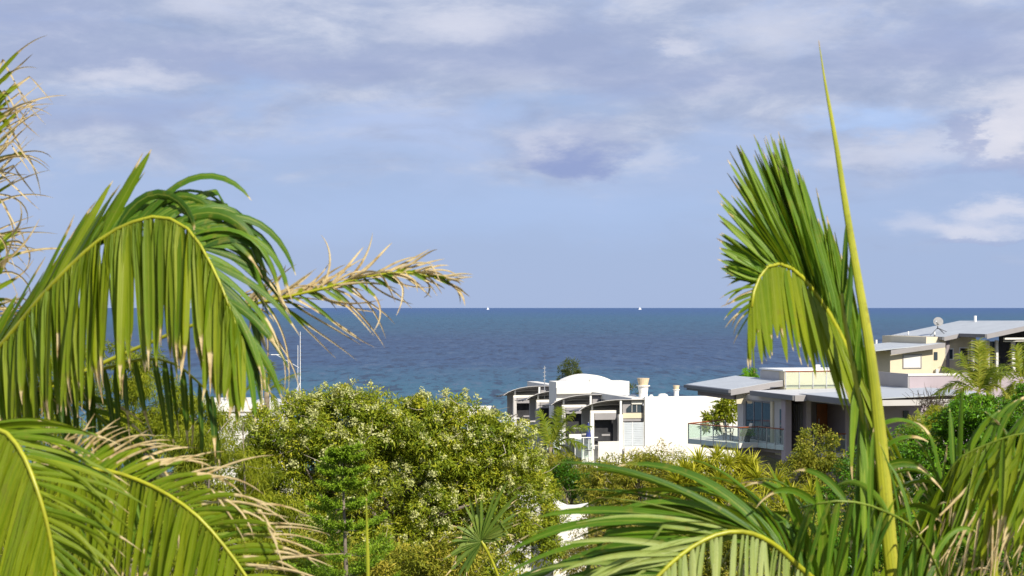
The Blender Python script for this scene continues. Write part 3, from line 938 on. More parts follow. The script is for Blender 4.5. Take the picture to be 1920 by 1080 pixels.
def cream_house():
    zb = 19.5
    h = House('cream_hilltop_house', 1770, 140, ROT, zb, 'cream hilltop house with stepped grey metal roofs at the right edge', 'house')

    def roof(name, ring, th=0.22, mat='roof'):
        return MB().prism(ring, th).done(name, mat, h.root)

    def pt(px, py, ly):
        x = h.x(px, ly)
        return (x, ly, h.z(py, x, ly))

    # upper roof: near corner at 1770,632
    yfar = h.y(1663, 0)
    c0 = pt(1770, 632, 0)
    zl = c0[2]
    sl = 0.19
    x1 = h.x(1801, 0)
    xr = 17.0
    zz = lambda x: zl + x * sl
    R1 = MB().prism([(0, 0, zz(0)), (x1, 0, zz(x1)), (x1, 9, zz(x1)), (0, 9, zz(0))], 0.06).done('roof', 'roof', h.root)
    MB().prism([(0.0, -0.05, zz(0) + 0.01), (x1, -0.05, zz(x1) + 0.01), (x1, -0.003, zz(x1) + 0.01), (0, -0.003, zz(0) + 0.01)], 0.30).done('fascia', 'fascia', R1)
    h.box('gutter', 'gutter', -0.16, -0.004, -0.05, 9, zz(0) - 0.22, zz(0) + 0.02, R1)
    h.box('side_wall', 'mauve', 0.45, 0.7, 0.5, 8.6, 0, zz(0) - 0.07)
    # nearer, wider roof step
    y2 = h.y(1850, x1)
    xm = x1 + 4.6
    zm = zz(xm)
    R2 = MB().prism([(x1 + 0.004, y2, zz(x1)), (xm, y2, zm), (xm, 9, zm), (x1 + 0.004, 9, zz(x1))], 0.06).done('roof', 'roof', h.root)
    MB().prism([(x1, y2 - 0.05, zz(x1) + 0.01), (xm, y2 - 0.05, zm + 0.01), (xm, y2 - 0.003, zm + 0.01), (x1, y2 - 0.003, zz(x1) + 0.01)], 0.34).done('fascia', 'fascia', R2)
    h.box('gutter', 'gutter', x1 - 0.16, x1 - 0.004, y2 - 0.05, -0.06, zz(x1) - 0.24, zz(x1) + 0.012, R2)
    h.box('ridge_roof', 'roof', xm + 0.003, xr, y2, 9, zm - 0.30, zm + 0.003)
    # vents
    for (px, py0, py1, ly, r) in ((1828.5, 592, 606, 6, 0.11), (1703, 621, 629, 6.5, 0.05), (1752.5, 622, 629, 1.2, 0.05), (1643, 637, 646, 9, 0.09)):
        x = h.x(px, ly)
        v = MB().lathe(x, ly, [(r, h.z(py1, x, ly) - 0.5), (r, h.z(py0, x, ly))], 10).done('vent_pipe', 'frame', h.root)
        MB().lathe(x, ly, [(r * 1.5, h.z(py1, x, ly) - 0.4), (r * 1.2, h.z(py1, x, ly) + 0.06)], 10).done('flashing', 'gutter', v)
    # lower left roof
    ly = -1.0
    d0, d1 = pt(1670, 657, ly), pt(1772, 643, ly)
    R3 = MB().prism([(d0[0] - 1.2, ly, d0[2] + 0.0), (d1[0], ly, d1[2]), (d1[0], ly + 7.5, d1[2]), (d0[0] - 1.2, ly + 7.5, d0[2])], 0.06).done('lower_roof', 'roof', h.root)
    MB().prism([(d0[0], ly - 0.05, d0[2] + 0.01), (d1[0], ly - 0.05, d1[2] + 0.01), (d1[0], ly - 0.003, d1[2] + 0.01), (d0[0], ly - 0.003, d0[2] + 0.01)], 0.34).done('fascia', 'fascia', R3)
    h.box('gutter', 'gutter', d0[0] - 1.36, d0[0] - 1.204, ly - 0.05, ly + 7.5, d0[2] - 0.24, d0[2] + 0.01, R3)
    # lower left room
    wy = -0.45
    xa, xb = h.x(1669, wy), h.x(1749, wy)
    ztl, ztr = d0[2] - 0.07, d1[2] - 0.12
    MB().add([(xa, wy, -1), (xb, wy, -1), (xb, wy, ztr), (xa, wy, ztl), (xa, wy + 6, -1), (xb, wy + 6, -1), (xb, wy + 6, ztr), (xa, wy + 6, ztl)],
             [(0, 1, 2, 3), (5, 4, 7, 6), (4, 0, 3, 7), (1, 5, 6, 2), (3, 2, 6, 7)]).done('lower_room', 'cream', h.root)
    window_front(h, 1694, 1726, 666, 689, wy, 'blind_window', 'blind', fmat='fascia')
    h.box('wall', 'cream', xb + 0.002, h.x(1825, 1.0), 0.6, 8, -1, zz(0.4) - 0.07)
    h.front('side_window', 'windowglass', 1751.5, 1758, 660, 675, 0.55, 0.04)
    window_front(h, 1774, 1786, 655, 673, 0.6, 'window', 'windowglass')
    window_front(h, 1800, 1814, 653, 680, 0.6, 'doorway', 'dark')  # dark pane stands in for the unlit inside
    # glazed bay and deep verandah at the right
    by = y2 + 1.5
    for px in (1824, 1834, 1849, 1851.5, 1868):
        h.front('mullion', 'greywall' if px < 1860 else 'offwhite', px, px + 4, 638, 705, by, 0.25)
    h.front('glazing', 'windowglass', 1825, 1873, 640, 705, by + 0.3, 0.06)
    h.front('verandah_back', 'dark', 1874, 1990, 618, 712, by + 2.0, 0.1)  # near-black sheet puts the verandah's shade into the colour
    h.front('verandah_post', 'offwhite', 1898, 1904, 640, 710, by, 0.2)
    h.front('pergola_beam', 'offwhite', 1884, 1990, 633, 636.5, by - 1.2, 0.25)
    h.front('pergola_beam', 'offwhite', 1884, 1990, 638.5, 641, by - 0.6, 0.25)
    h.front('verandah_wall', 'lilac', 1790, 1990, 698, 900, y2 + 0.6, 0.3)
    h.front('meter_box', 'louvre', 1755, 1760, 692, 700, 0.3, 0.2)
    # satellite dish: a thing standing on the roof
    X, Y = h.world(h.x(1759, 3.0), 3.0)
    xd = h.x(1759, 3.0)
    zroof = zb + zz(xd) + 0.002
    dsh = empty('satellite_dish', (X, Y, zroof), ROT, 'round grey satellite dish on tripod legs on the hilltop roof', 'satellite dish')
    zc = H - (604 - HZ) / F * Y - zroof
    m = MB()
    prof = [(0.02, 0.0), (0.15, 0.015), (0.28, 0.055), (0.37, 0.10)]
    m.lathe(0, 0, prof, 22)
    d = m.done('dish', 'dishgrey', dsh, smooth=False)
    d.matrix_local = Matrix.Translation((0, 0, zc)) @ Matrix.Rotation(rad(-18), 4, 'Z') @ Matrix.Rotation(rad(66), 4, 'X')
    MB().bar((0, 0.1, 0.35), (0, 0.02, zc), 0.035).done('mast', 'darkmetal', dsh)
    MB().bar((-0.05, -0.1, zc - 0.25), (-0.42, -0.45, zc + 0.05), 0.02).bar((0.1, -0.1, zc - 0.25), (-0.42, -0.45, zc + 0.05), 0.015).done('feed_arm', 'darkmetal', dsh)
    MB().box(-0.5, -0.38, -0.55, -0.42, zc, zc + 0.12).done('feed_horn', 'metal', dsh)
    for (a, b) in ((-0.62, 0.0), (0.05, -0.9), (0.75, 0.1), (0.85, 0.9)):
        MB().bar((0, 0.1, 0.45), (a, b, (a * sl)), 0.022).done('leg', 'darkmetal', dsh)
    return h


def small_buildings():
    # white flat-roofed house behind the palm, lower left
    h = House('flat_roofed_white_house', 455, 125, rad(6), 15.5, 'low white flat-roofed house behind the big left palm', 'house')
    m = h.front('wall', 'offwhite', 400, 548, 772, 960, 0, 5)
    h.front('parapet', 'offwhite', 392, 556, 762, 771.7, -0.15, 5.4)
    h.front('upper_parapet', 'offwhite', 372, 470, 752, 761.7, 1.0, 5.0)
    x, z = h.x(505, 2.0), h.z(761, 0, 2)
    n = 13
    prof = [(h.x(462, 1.2) + (h.x(545, 1.2) - h.x(462, 1.2)) * i / (n - 1), z + 0.42 * math.sin(math.pi * i / (n - 1))) for i in range(n)]
    MB().add([(a, 1.2, b) for a, b in prof] + [(a, 5.0, b) for a, b in prof], [tuple(range(n - 1, -1, -1)), tuple(range(n, 2 * n))] + [(i, i + 1, n + i + 1, n + i) for i in range(n - 1)]).done('curved_roof', 'roofpale', h.root)
    h.front('fascia', 'roofpale', 452, 530, 776, 780, -0.2, 0.15)
    MB().lathe(h.x(438, 2.5), 2.5, [(0.5, z + 0.25), (0.5, z + 0.9), (0.2, z + 1.2)], 14).done('roof_cowl', 'white', h.root)
    # mast with guys
    X, Y = h.world(h.x(563, 3), 3)
    zb = float(terr(X, Y))
    zt = H - (622 - HZ) / F * Y
    a = empty('radio_mast', (X, Y, zb), 0, 'thin white guyed radio mast rising above the flowering tree', 'mast')
    zt -= zb
    MB().bar((0, 0, 0), (0, 0, zt), 0.035, 6, 0.02).done('pole', 'frame', a)
    MB().bar((-0.16, 0, 0), (-0.16, 0, zt - 0.9), 0.02, 5).done('pole', 'frame', a)
    for i in range(9):
        z = zt - 0.25 - i * 0.28
        MB().bar((0, 0, z), (0.16, 0, z - 0.03), 0.018, 4).done('element', 'darkmetal', a)
    for (dx, dy) in ((-2.3, 0.5), (-1.6, -0.6), (-3.0, 0.2)):
        MB().bar((0, 0, zt - 3.4), (dx, dy, 3.5 if dx > -2 else 2.6), 0.012, 4).done('guy_wire', 'frame', a)
    MB().bar((-2.0, 0.2, zt - 1.55), (-1.25, 0.2, zt - 1.55), 0.03, 5).bar((-1.62, 0.2, zt - 1.55), (-0.1, 0.0, zt - 2.4), 0.018, 4).done('antenna_boom', 'frame', a)
    # white curved garden parapet between tree and shrubs
    w = House('curved_white_wall', 1040, 64, rad(0), 20.0, 'curved white rendered wall beside the flowering tree', 'wall')

    def wall(name, pxs, Y0, Y1, th, mat, base):
        top = []
        n = len(pxs)
        m = MB()
        a, b = [], []
        for i, (px, py) in enumerate(pxs):
            Y = Y0 + (Y1 - Y0) * i / (n - 1)
            x, y = w.local((px - 960) / F * Y, Y)
            z = H - (py - HZ) / F * Y - w.zb
            a.append((x, y, z))
            b.append((x + 0.05, y + th, z))
        vs = a + b + [(x, y, base) for x, y, z in a] + [(x, y, base) for x, y, z in b]
        fs = []
        for i in range(n - 1):
            fs += [(i, i + 1, n + i + 1, n + i), (2 * n + i, 2 * n + i + 1, i + 1, i), (n + i, n + i + 1, 3 * n + i + 1, 3 * n + i), (3 * n + i, 3 * n + i + 1, 2 * n + i + 1, 2 * n + i)]
        fs += [(2 * n, 0, n, 3 * n), (n - 1, 3 * n - 1, 4 * n - 1, 2 * n - 1)]
        return m.add(vs, fs).done(name, mat, w.root)

    wall('wall', [(1040, 944), (1050, 951), (1062, 956), (1078, 956), (1100, 952)], 64, 65.5, 0.4, 'offwhite', -1)
    wall('coping', [(1038, 938), (1050, 946), (1062, 951), (1078, 951), (1102, 947)], 63.9, 65.4, 0.8, 'white', 0.5)
    w.box('garden_house_wall', 'offwhite', -3.4, 0.0, 1.0, 1.3, -1, w.z(938, -1, 1))
    w.box('garden_house_coping', 'white', -3.5, -0.1, 0.9, 1.8, w.z(938, -1, 1) + 0.003, w.z(932, -1, 1))


def furniture(h, zfl, pts):
    z = h.zb + zfl

    def at(px, Y):
        return ((px - 960) / F * Y, Y, z)

    # table
    t = empty('outdoor_table', at(1381, 103.6), ROT, 'small pale outdoor table on the glass balcony', 'table')
    MB().box(-0.55, 0.55, -0.4, 0.4, 0.70, 0.74).done('table_top', 'offwhite', t)
    for a in (-0.48, 0.48):
        for b in (-0.33, 0.33):
            MB().box(a - 0.03, a + 0.03, b - 0.03, b + 0.03, 0, 0.698).done('leg', 'darkmetal', t)
    for (px, Y, rz, lab) in ((1365, 103.3, 1.2, 'pale balcony chair left of the small table'), (1396, 103.0, -1.4, 'cream balcony chair between the table and potted plant')):
        c = empty('outdoor_chair', at(px, Y), rz, lab, 'chair', 'chairs on the glass balcony')
        MB().box(-0.24, 0.24, -0.24, 0.24, 0.42, 0.48).done('seat', 'cloth', c, 0.01)
        MB().add([(-0.24, 0.22, 0.49), (0.24, 0.22, 0.49), (0.24, 0.36, 0.95), (-0.24, 0.36, 0.95), (-0.24, 0.27, 0.49), (0.24, 0.27, 0.49), (0.24, 0.41, 0.95), (-0.24, 0.41, 0.95)],
                 [(0, 1, 2, 3), (5, 4, 7, 6), (4, 0, 3, 7), (1, 5, 6, 2), (3, 2, 6, 7), (0, 4, 5, 1)]).done('backrest', 'cloth', c)
        for a in (-0.21, 0.21):
            for b in (-0.21, 0.21):
                MB().box(a - 0.018, a + 0.018, b - 0.018, b + 0.018, 0, 0.418).done('leg', 'darkmetal', c)
            MB().tube([(a * 1.1, -0.22, 0.482), (a * 1.1, -0.22, 0.66), (a * 1.1, 0.28, 0.66)], 0.018, 5).done('armrest', 'darkmetal', c)
    return at(1401, 102.3)


def ships():
    for (px, Y, L, lab) in ((915, 30000, 40, 'tiny white ship on the horizon above the flowering tree'), (1200, 30000, 50, 'tiny white ship on the horizon left of the fan-like frond')):
        s = empty('distant_ship', ((px - 960) / F * Y, Y, 0), 0.1, lab, 'ship', 'ships on the horizon')
        MB().add([(-L / 2, -6, 10), (L / 2, -6, 12), (L / 2, 6, 12), (-L / 2, 6, 10), (-L / 2 + 4, -5, -3), (L / 2 - 9, -4, -3), (L / 2 - 9, 4, -3), (-L / 2 + 4, 5, -3)],
                 [(0, 1, 2, 3), (7, 6, 5, 4), (0, 4, 5, 1), (1, 5, 6, 2), (2, 6, 7, 3), (3, 7, 4, 0)]).done('hull', 'ship', s)
        MB().box(-L * 0.32, L * 0.30, -5.4, 5.4, 10.6, 22).box(-L * 0.22, L * 0.10, -4.6, 4.6, 22, 32).done('superstructure', 'ship', s)
        MB().bar((-4, 0, 37), (-4, 0, 48), 1.6, 6, 0.8).done('mast', 'ship', s)


WH = white_building()
GH, GZ, GP = grey_house()
CH = cream_house()
small_buildings()
POT_AT = furniture(GH, GZ, GP)
ships()


# ------------------------------------------------------------------ near palms: palm > frond > leaflet
G_BRIGHT = [(0.0, (0.060, 0.145, 0.005)), (0.45, (0.135, 0.225, 0.006)), (1.0, (0.270, 0.325, 0.010))]
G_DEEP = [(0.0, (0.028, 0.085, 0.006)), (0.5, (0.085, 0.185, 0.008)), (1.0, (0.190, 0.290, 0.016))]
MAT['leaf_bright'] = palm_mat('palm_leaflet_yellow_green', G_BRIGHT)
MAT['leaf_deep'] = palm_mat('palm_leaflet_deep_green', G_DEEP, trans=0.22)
MAT['leaf_pale'] = palm_mat('palm_leaflet_pale_underside', [(0.0, (0.15, 0.22, 0.03)), (0.5, (0.25, 0.32, 0.07)), (1.0, (0.40, 0.45, 0.15))], trans=0.2)
MAT['rachis'] = surf('palm_leaf_stalk', (0.38, 0.39, 0.020), 0.4, 0.2, 9, 0.05)
MAT['stalk_green'] = surf('green_palm_stalk', (0.16, 0.22, 0.015), 0.45, 0.2, 9, 0.05)
MAT['spear'] = palm_mat('palm_spear_leaf', [(0.0, (0.22, 0.29, 0.02)), (0.5, (0.38, 0.40, 0.03)), (1.0, (0.52, 0.48, 0.08))], trans=0.15)
UP = np.array([0.0, 0.0, 1.0])


def nrm(v):
    return v / (np.linalg.norm(v) + 1e-9)


def spline(pts, n):
    """Catmull-Rom through pts (k,3) -> (n,3)"""
    p = np.asarray(pts, float)
    p = np.vstack([2 * p[0] - p[1], p, 2 * p[-1] - p[-2]])
    seg = len(p) - 3
    # roughly even by chord length
    L = np.linalg.norm(np.diff(p[1:-1], axis=0), axis=1)
    cum = np.concatenate([[0], np.cumsum(L)]) / L.sum()
    out = []
    for u in np.linspace(0, 1, n):
        i = min(int(np.searchsorted(cum, u, side='right') - 1), seg - 1)
        t = (u - cum[i]) / max(1e-9, cum[i + 1] - cum[i])
        a, b, c, d = p[i:i + 4]
        out.append(0.5 * ((2 * b) + (-a + c) * t + (2 * a - 5 * b + 4 * c - d) * t * t + (-a + 3 * b - 3 * c + d) * t ** 3))
    return np.array(out)


def leaflet_mesh(rng, base, d0, L, W, droop, T, twist, curl, dry0, var, fold=0.28, segs=11, pull=None, kink=0.0, taper=2.6):
    """One folded strap leaflet as a ribbon of three rows; returns mesh relative to its base point."""
    d = nrm(np.array(d0, float))
    q = np.zeros(3)
    P_, D_ = [q.copy()], [d.copy()]
    ds = L / segs
    ax = nrm(rng.normal(size=3))
    g = -UP if pull is None else nrm(np.array(pull, float))
    kn = rng.uniform(0.35, 0.75) if rng.random() < kink else 9
    for i in range(segs):
        s = (i + 1) / segs
        d = nrm(d + g * droop * (0.35 + 1.3 * s) / segs)
        if s > kn:
            d = nrm(d + g * 1.6)
            kn = 9
        if curl and s > 1 - dry0:
            d = nrm(d + np.cross(ax, d) * curl * 3.0 / segs + g * curl * 0.8 / segs)
        q = q + d * ds
        P_.append(q.copy())
        D_.append(d.copy())
    P_ = np.array(P_)
    V, crs, dry = [], [], []
    n0 = np.cross(D_[0], T)
    n0 = nrm(n0) if np.linalg.norm(n0) > 0.05 else nrm(np.cross(D_[0], UP + 0.01))
    c, s_ = math.cos(twist), math.sin(twist)
    t0 = np.cross(n0, D_[0])
    n0 = nrm(n0 * c + t0 * s_)
    w = nrm(np.cross(D_[0], n0))
    for i in range(segs + 1):
        s = i / segs
        w = nrm(w - D_[i] * np.dot(w, D_[i]))
        nn = np.cross(w, D_[i])
        ww = W * min(1.0, 0.42 + s * 4.0) * max(0.03, (1 - s ** taper)) ** 0.75
        dd = np.clip((s - (1 - dry0)) / 0.10 + 0.5, 0, 1) if dry0 > 0 else 0.0
        shr = 1 - 0.50 * dd
        f = fold * (1 + 0.8 * dd)
        V += [P_[i] - w * ww * 0.5 * shr + nn * f * ww, P_[i], P_[i] + w * ww * 0.5 * shr + nn * f * ww]
        crs += [0, 0.5, 1]
        dry += [dd] * 3
    Fc = []
    for i in range(segs):
        a = 3 * i
        Fc += [(a, a + 1, a + 4, a + 3), (a + 1, a + 2, a + 5, a + 4)]
    V = np.array(V)
    return np_mesh('leaflet', V, np.array(Fc), {'cross': ('POINT', crs), 'dry': ('POINT', dry), 'var': ('POINT', np.full(len(V), var))}, smooth=True)


def frond(root, name, rach, sides, seed, r0=0.016, r1=0.004, mat='leaf_bright', stalk='rachis', label=None):
    """rach: list of (px, py, Y); sides: dicts describing a row of leaflets along it."""
    rng = np.random.default_rng(seed)
    org = np.array(root.location)
    W = np.array([P(*p) for p in rach])
    N = 60
    S = spline(W, N)
    T = np.gradient(S, axis=0)
    T = T / np.linalg.norm(T, axis=1)[:, None]
    rr = [r0 + (r1 - r0) * (i / (N - 1)) ** 1.3 for i in range(0, N, 2)]
    st = MB().tube([tuple(p - org) for p in S[::2]], rr, 7).done(name, stalk, root, smooth=True)
    if label:
        st['label'] = label
    for sd in sides:
        n = sd['n']
        t0, t1 = sd.get('t', (0.1, 1.0))
        for i in range(n):
            u = (i + rng.uniform(-0.25, 0.25)) / max(1, n - 1)
            u = min(max(u, 0.0), 1.0)
            if rng.random() < sd.get('gap', 0.03):
                continue
            t = t0 + (t1 - t0) * u
            k = t * (N - 1)
            i0 = min(int(k), N - 2)
            fr = k - i0
            b = S[i0] * (1 - fr) + S[i0 + 1] * fr
            tt = T[i0]
            ds = sd['d']
            x = u * (len(ds) - 1)
            j = min(int(x), len(ds) - 2)
            d = np.array(ds[j], float) * (1 - (x - j)) + np.array(ds[j + 1], float) * (x - j)
            d = nrm(d) + rng.normal(size=3) * sd.get('jit', 0.06)
            Ls = sd['L']
            x = u * (len(Ls) - 1)
            j = min(int(x), len(Ls) - 2)
            L = (Ls[j] * (1 - (x - j)) + Ls[j + 1] * (x - j)) * (rng.uniform(0.84, 1.12) if rng.random() > 0.07 else rng.uniform(0.5, 0.85))
            dl, dh = sd.get('dry', (0.03, 0.12))
            dry = rng.uniform(dl, dh) if dl > 0.3 else min(0.9, dl * rng.uniform(0, 1.5) + (dh - dl) * 1.7 * rng.random() ** 2.6)
            me = leaflet_mesh(rng, b, d, L, sd.get('W', 0.034) * rng.uniform(0.8, 1.12), sd.get('droop', 0.5) * rng.uniform(0.7, 1.35), tt,
                              sd.get('tw', 0.0) + rng.normal() * sd.get('twj', 0.35), sd.get('curl', 0.35) * rng.uniform(0.2, 1.4), dry,
                              float(np.clip(sd.get('var', 0.5) + rng.normal() * 0.17, 0, 1)), sd.get('fold', 0.26), pull=sd.get('pull'), kink=sd.get('kink', 0.04), taper=sd.get('taper', 2.6))
            o = link('leaflet', me, sd.get('mat', mat), st)
            o.location = b - org
    return st


def palm_root(name, px, py, Y, label, cat='palm tree', tr=0.13, shaft=True):
    """Empty at the foot of the palm, with its trunk rising to the crown."""
    c = P(px, py, Y)
    zb = float(terr(c.x, c.y))
    root = empty(name, (c.x, c.y, zb), 0, label, cat)
    h = c.z - zb
    rings, rad_ = [], []
    n = 34
    for i in range(n + 1):
        s = i / n
        rings.append((0.10 * math.sin(s * 2.2) * (1 - s), 0.06 * math.sin(s * 3.0) * (1 - s), -0.2 + (h + 0.2) * s))
        rad_.append(tr * (1.35 - 0.4 * s) * (1.0 + (0.06 if i % 2 else 0.0)))
    MB().tube(rings, rad_, 12).done('trunk', 'palmbark', root, smooth=True)
    return root


def left_palms():
    a = palm_root('coconut_palm', -260, 900, 9.2, 'tall coconut palm at left with one big green frond arching over')
    # main arching frond
    frond(a, 'frond', [(-230, 880, 9.1), (-90, 750, 8.9), (15, 632, 8.7), (90, 542, 8.55), (180, 455, 8.45), (250, 416, 8.4), (305, 407, 8.35), (355, 432, 8.3), (398, 500, 8.25), (430, 575, 8.2), (462, 665, 8.2)], [
        dict(n=134, t=(0.26, 0.98), d=[(0.20, -0.20, -0.9), (0.08, -0.16, -1), (0.04, -0.14, -1), (0.04, -0.1, -1), (0.0, -0.1, -1)], L=[0.38, 0.54, 0.66, 0.68, 0.58, 0.32], W=0.043, droop=0.4, dry=(0.05, 0.22), var=0.70, jit=0.06, twj=0.40, gap=0.02, kink=0.02, taper=4.0),
        dict(n=40, t=(0.18, 0.62), d=[(0.55, 0.08, 0.80), (0.50, 0.08, 0.85), (0.50, 0.08, 0.88)], L=[0.56, 0.50, 0.44], W=0.046, droop=0.12, dry=(0.02, 0.14), var=0.50, mat='leaf_bright', jit=0.07, twj=0.5, taper=3.6),
        dict(n=40, t=(0.55, 0.82), d=[(0.46, 0.10, 0.90), (0.66, 0.12, 0.74), (0.85, 0.15, 0.45)], L=[0.42, 0.56, 0.58], W=0.042, droop=2.6, dry=(0.02, 0.12), var=0.30, mat='leaf_deep', jit=0.13, kink=0.22, taper=3.6),
        dict(n=32, t=(0.74, 0.99), d=[(1, 0.2, 0.1), (0.85, 0.1, -0.5), (0.5, 0, -1)], L=[0.48, 0.46, 0.30], W=0.036, droop=1.1, dry=(0.10, 0.35), var=0.32, mat='leaf_deep', jit=0.12),
    ], 11, r0=0.015, r1=0.0045)
    # frond behind with dried tip reaching out over the sea
    frond(a, 'frond', [(-240, 890, 9.4), (-60, 800, 9.5), (150, 700, 9.5), (330, 622, 9.35), (460, 575, 9.2), (540, 556, 9.15), (610, 540, 9.1), (680, 520, 9.1), (750, 510, 9.1), (800, 516, 9.1), (835, 528, 9.1)], [
        dict(n=72, t=(0.58, 1.0), d=[(0.50, 0, 0.75), (0.72, 0, 0.6), (0.85, 0, 0.40), (1, 0, 0.05)], L=[0.24, 0.32, 0.32, 0.26, 0.18], W=0.026, droop=0.35, dry=(0.82, 1.0), curl=0.4, var=0.6, jit=0.18, kink=0.15),
        dict(n=32, t=(0.60, 1.0), d=[(0.55, 0, -0.8), (0.75, 0, -0.55), (0.85, 0, -0.45), (1, 0, -0.3)], L=[0.48, 0.50, 0.40, 0.26, 0.16], W=0.021, droop=0.8, dry=(0.52, 0.9), curl=0.7, var=0.6, jit=0.14, mat='leaf_deep'),
    ], 12, r0=0.014, r1=0.0035, label='frond with dried tan tip reaching right over the sea')
    # frond hanging behind the arch, its shade put into the darkest leaf green
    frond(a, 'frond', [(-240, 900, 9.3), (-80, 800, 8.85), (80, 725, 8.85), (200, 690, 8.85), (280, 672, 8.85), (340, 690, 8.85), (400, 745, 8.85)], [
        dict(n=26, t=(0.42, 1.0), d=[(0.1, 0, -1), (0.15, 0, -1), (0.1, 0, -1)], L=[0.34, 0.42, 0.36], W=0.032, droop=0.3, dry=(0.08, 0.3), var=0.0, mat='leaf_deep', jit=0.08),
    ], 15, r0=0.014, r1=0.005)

    # tattered dry fronds of a second stem at the picture's left edge
    c = palm_root('coconut_palm', -330, 900, 10.2, 'palm cut by the left edge with upright straw-coloured tattered fronds')
    frond(c, 'frond', [(-320, 880, 10.1), (-170, 640, 9.8), (-85, 450, 9.6), (-48, 310, 9.5), (-34, 220, 9.5), (-26, 160, 9.5)], [
        dict(n=100, t=(0.36, 1.0), d=[(0.95, 0, 0.25), (0.88, 0, 0.48), (0.80, 0, 0.62), (0.72, 0, 0.70), (0.55, 0, 0.8)], L=[0.62, 0.56, 0.50, 0.46, 0.40], W=0.024, droop=0.45, dry=(0.40, 0.85), curl=0.55, var=0.8, jit=0.22, kink=0.25),
    ], 13, r0=0.014, r1=0.004, label='upright frond with tattered dry leaflets')
    frond(c, 'frond', [(-320, 890, 9.9), (-170, 760, 9.3), (-80, 650, 9.0), (-30, 550, 8.9), (-8, 460, 8.9)], [
        dict(n=44, t=(0.30, 1.0), d=[(0.9, 0, 0.15), (0.85, 0, 0.35), (0.7, 0, 0.7)], L=[0.50, 0.42, 0.34], W=0.026, droop=0.6, dry=(0.40, 0.85), curl=0.9, var=0.7, jit=0.2, kink=0.2),
    ], 14, r0=0.014, r1=0.004)

    b = palm_root('coconut_palm', -190, 1250, 8.3, 'lower coconut palm in the bottom left corner with yellow-green drooping fronds')
    # big yellow-green frond in the corner
    frond(b, 'frond', [(-170, 1150, 8.2), (-130, 920, 8.0), (-70, 815, 7.9), (0, 806, 7.8), (40, 848, 7.75), (70, 920, 7.7), (92, 1000, 7.7), (106, 1100, 7.7), (112, 1180, 7.7)], [
        dict(n=80, t=(0.34, 0.96), d=[(-0.5, -0.1, -0.8), (-0.30, -0.1, -1), (-0.26, -0.1, -1), (-0.2, 0, -1)], L=[0.45, 0.60, 0.62, 0.5], W=0.029, droop=0.25, dry=(0.0, 0.06), var=0.82, jit=0.055, twj=0.3, taper=3.6),
        dict(n=66, t=(0.30, 0.96), d=[(0.80, 0.1, 0.55), (0.95, 0.1, 0.25), (0.95, 0, -0.1), (0.9, 0, -0.4), (0.8, 0, -0.6)], L=[0.40, 0.46, 0.46, 0.44, 0.38], W=0.024, droop=0.7, dry=(0.0, 0.15), var=0.62, jit=0.12, twj=0.5),
    ], 21, r0=0.013, r1=0.0075)
    # second frond, brown along its upper edge
    frond(b, 'frond', [(-180, 1180, 8.5), (-60, 960, 8.5), (80, 885, 8.4), (180, 880, 8.35), (245, 895, 8.3), (310, 925, 8.25), (370, 968, 8.2), (425, 1030, 8.2), (470, 1095, 8.2), (520, 1190, 8.2)], [
        dict(n=62, t=(0.36, 0.97), d=[(0.45, 0, 0.90), (0.75, 0.1, 0.66), (0.92, 0, 0.40), (0.95, 0, 0.12), (0.9, 0, -0.1)], L=[0.24, 0.38, 0.46, 0.48, 0.42], W=0.024, droop=0.75, dry=(0.42, 0.95), curl=0.3, var=0.55, jit=0.10, kink=0.08),
        dict(n=66, t=(0.36, 0.97), d=[(-0.1, 0, -1), (-0.16, 0, -1), (-0.2, 0, -1), (-0.25, 0, -1)], L=[0.5, 0.56, 0.54, 0.45], W=0.028, droop=0.2, dry=(0.0, 0.10), var=0.80, jit=0.06, twj=0.3, taper=3.6),
    ], 22, r0=0.013, r1=0.006, label='frond with brown dried upper leaflets')
    # filler frond between them
    frond(b, 'frond', [(-190, 1180, 8.9), (-120, 860, 8.9), (-20, 740, 8.9), (80, 735, 8.9), (170, 770, 8.9), (250, 850, 8.9), (300, 950, 8.9)], [
        dict(n=26, t=(0.30, 1.0), d=[(0.8, 0, 0.45), (1, 0, 0.15), (0.9, 0, -0.2), (0.7, 0, -0.7)], L=[0.32, 0.40, 0.38, 0.3], W=0.028, droop=0.7, dry=(0.05, 0.5), var=0.40, mat='leaf_deep', jit=0.16),
        dict(n=22, t=(0.30, 1.0), d=[(0.2, 0, -1), (0.1, 0, -1), (-0.1, 0, -1)], L=[0.4, 0.5, 0.4], W=0.028, droop=0.2, dry=(0.02, 0.3), var=0.40, jit=0.14, mat='leaf_deep'),
    ], 23, r0=0.012, r1=0.005)
    return a, b


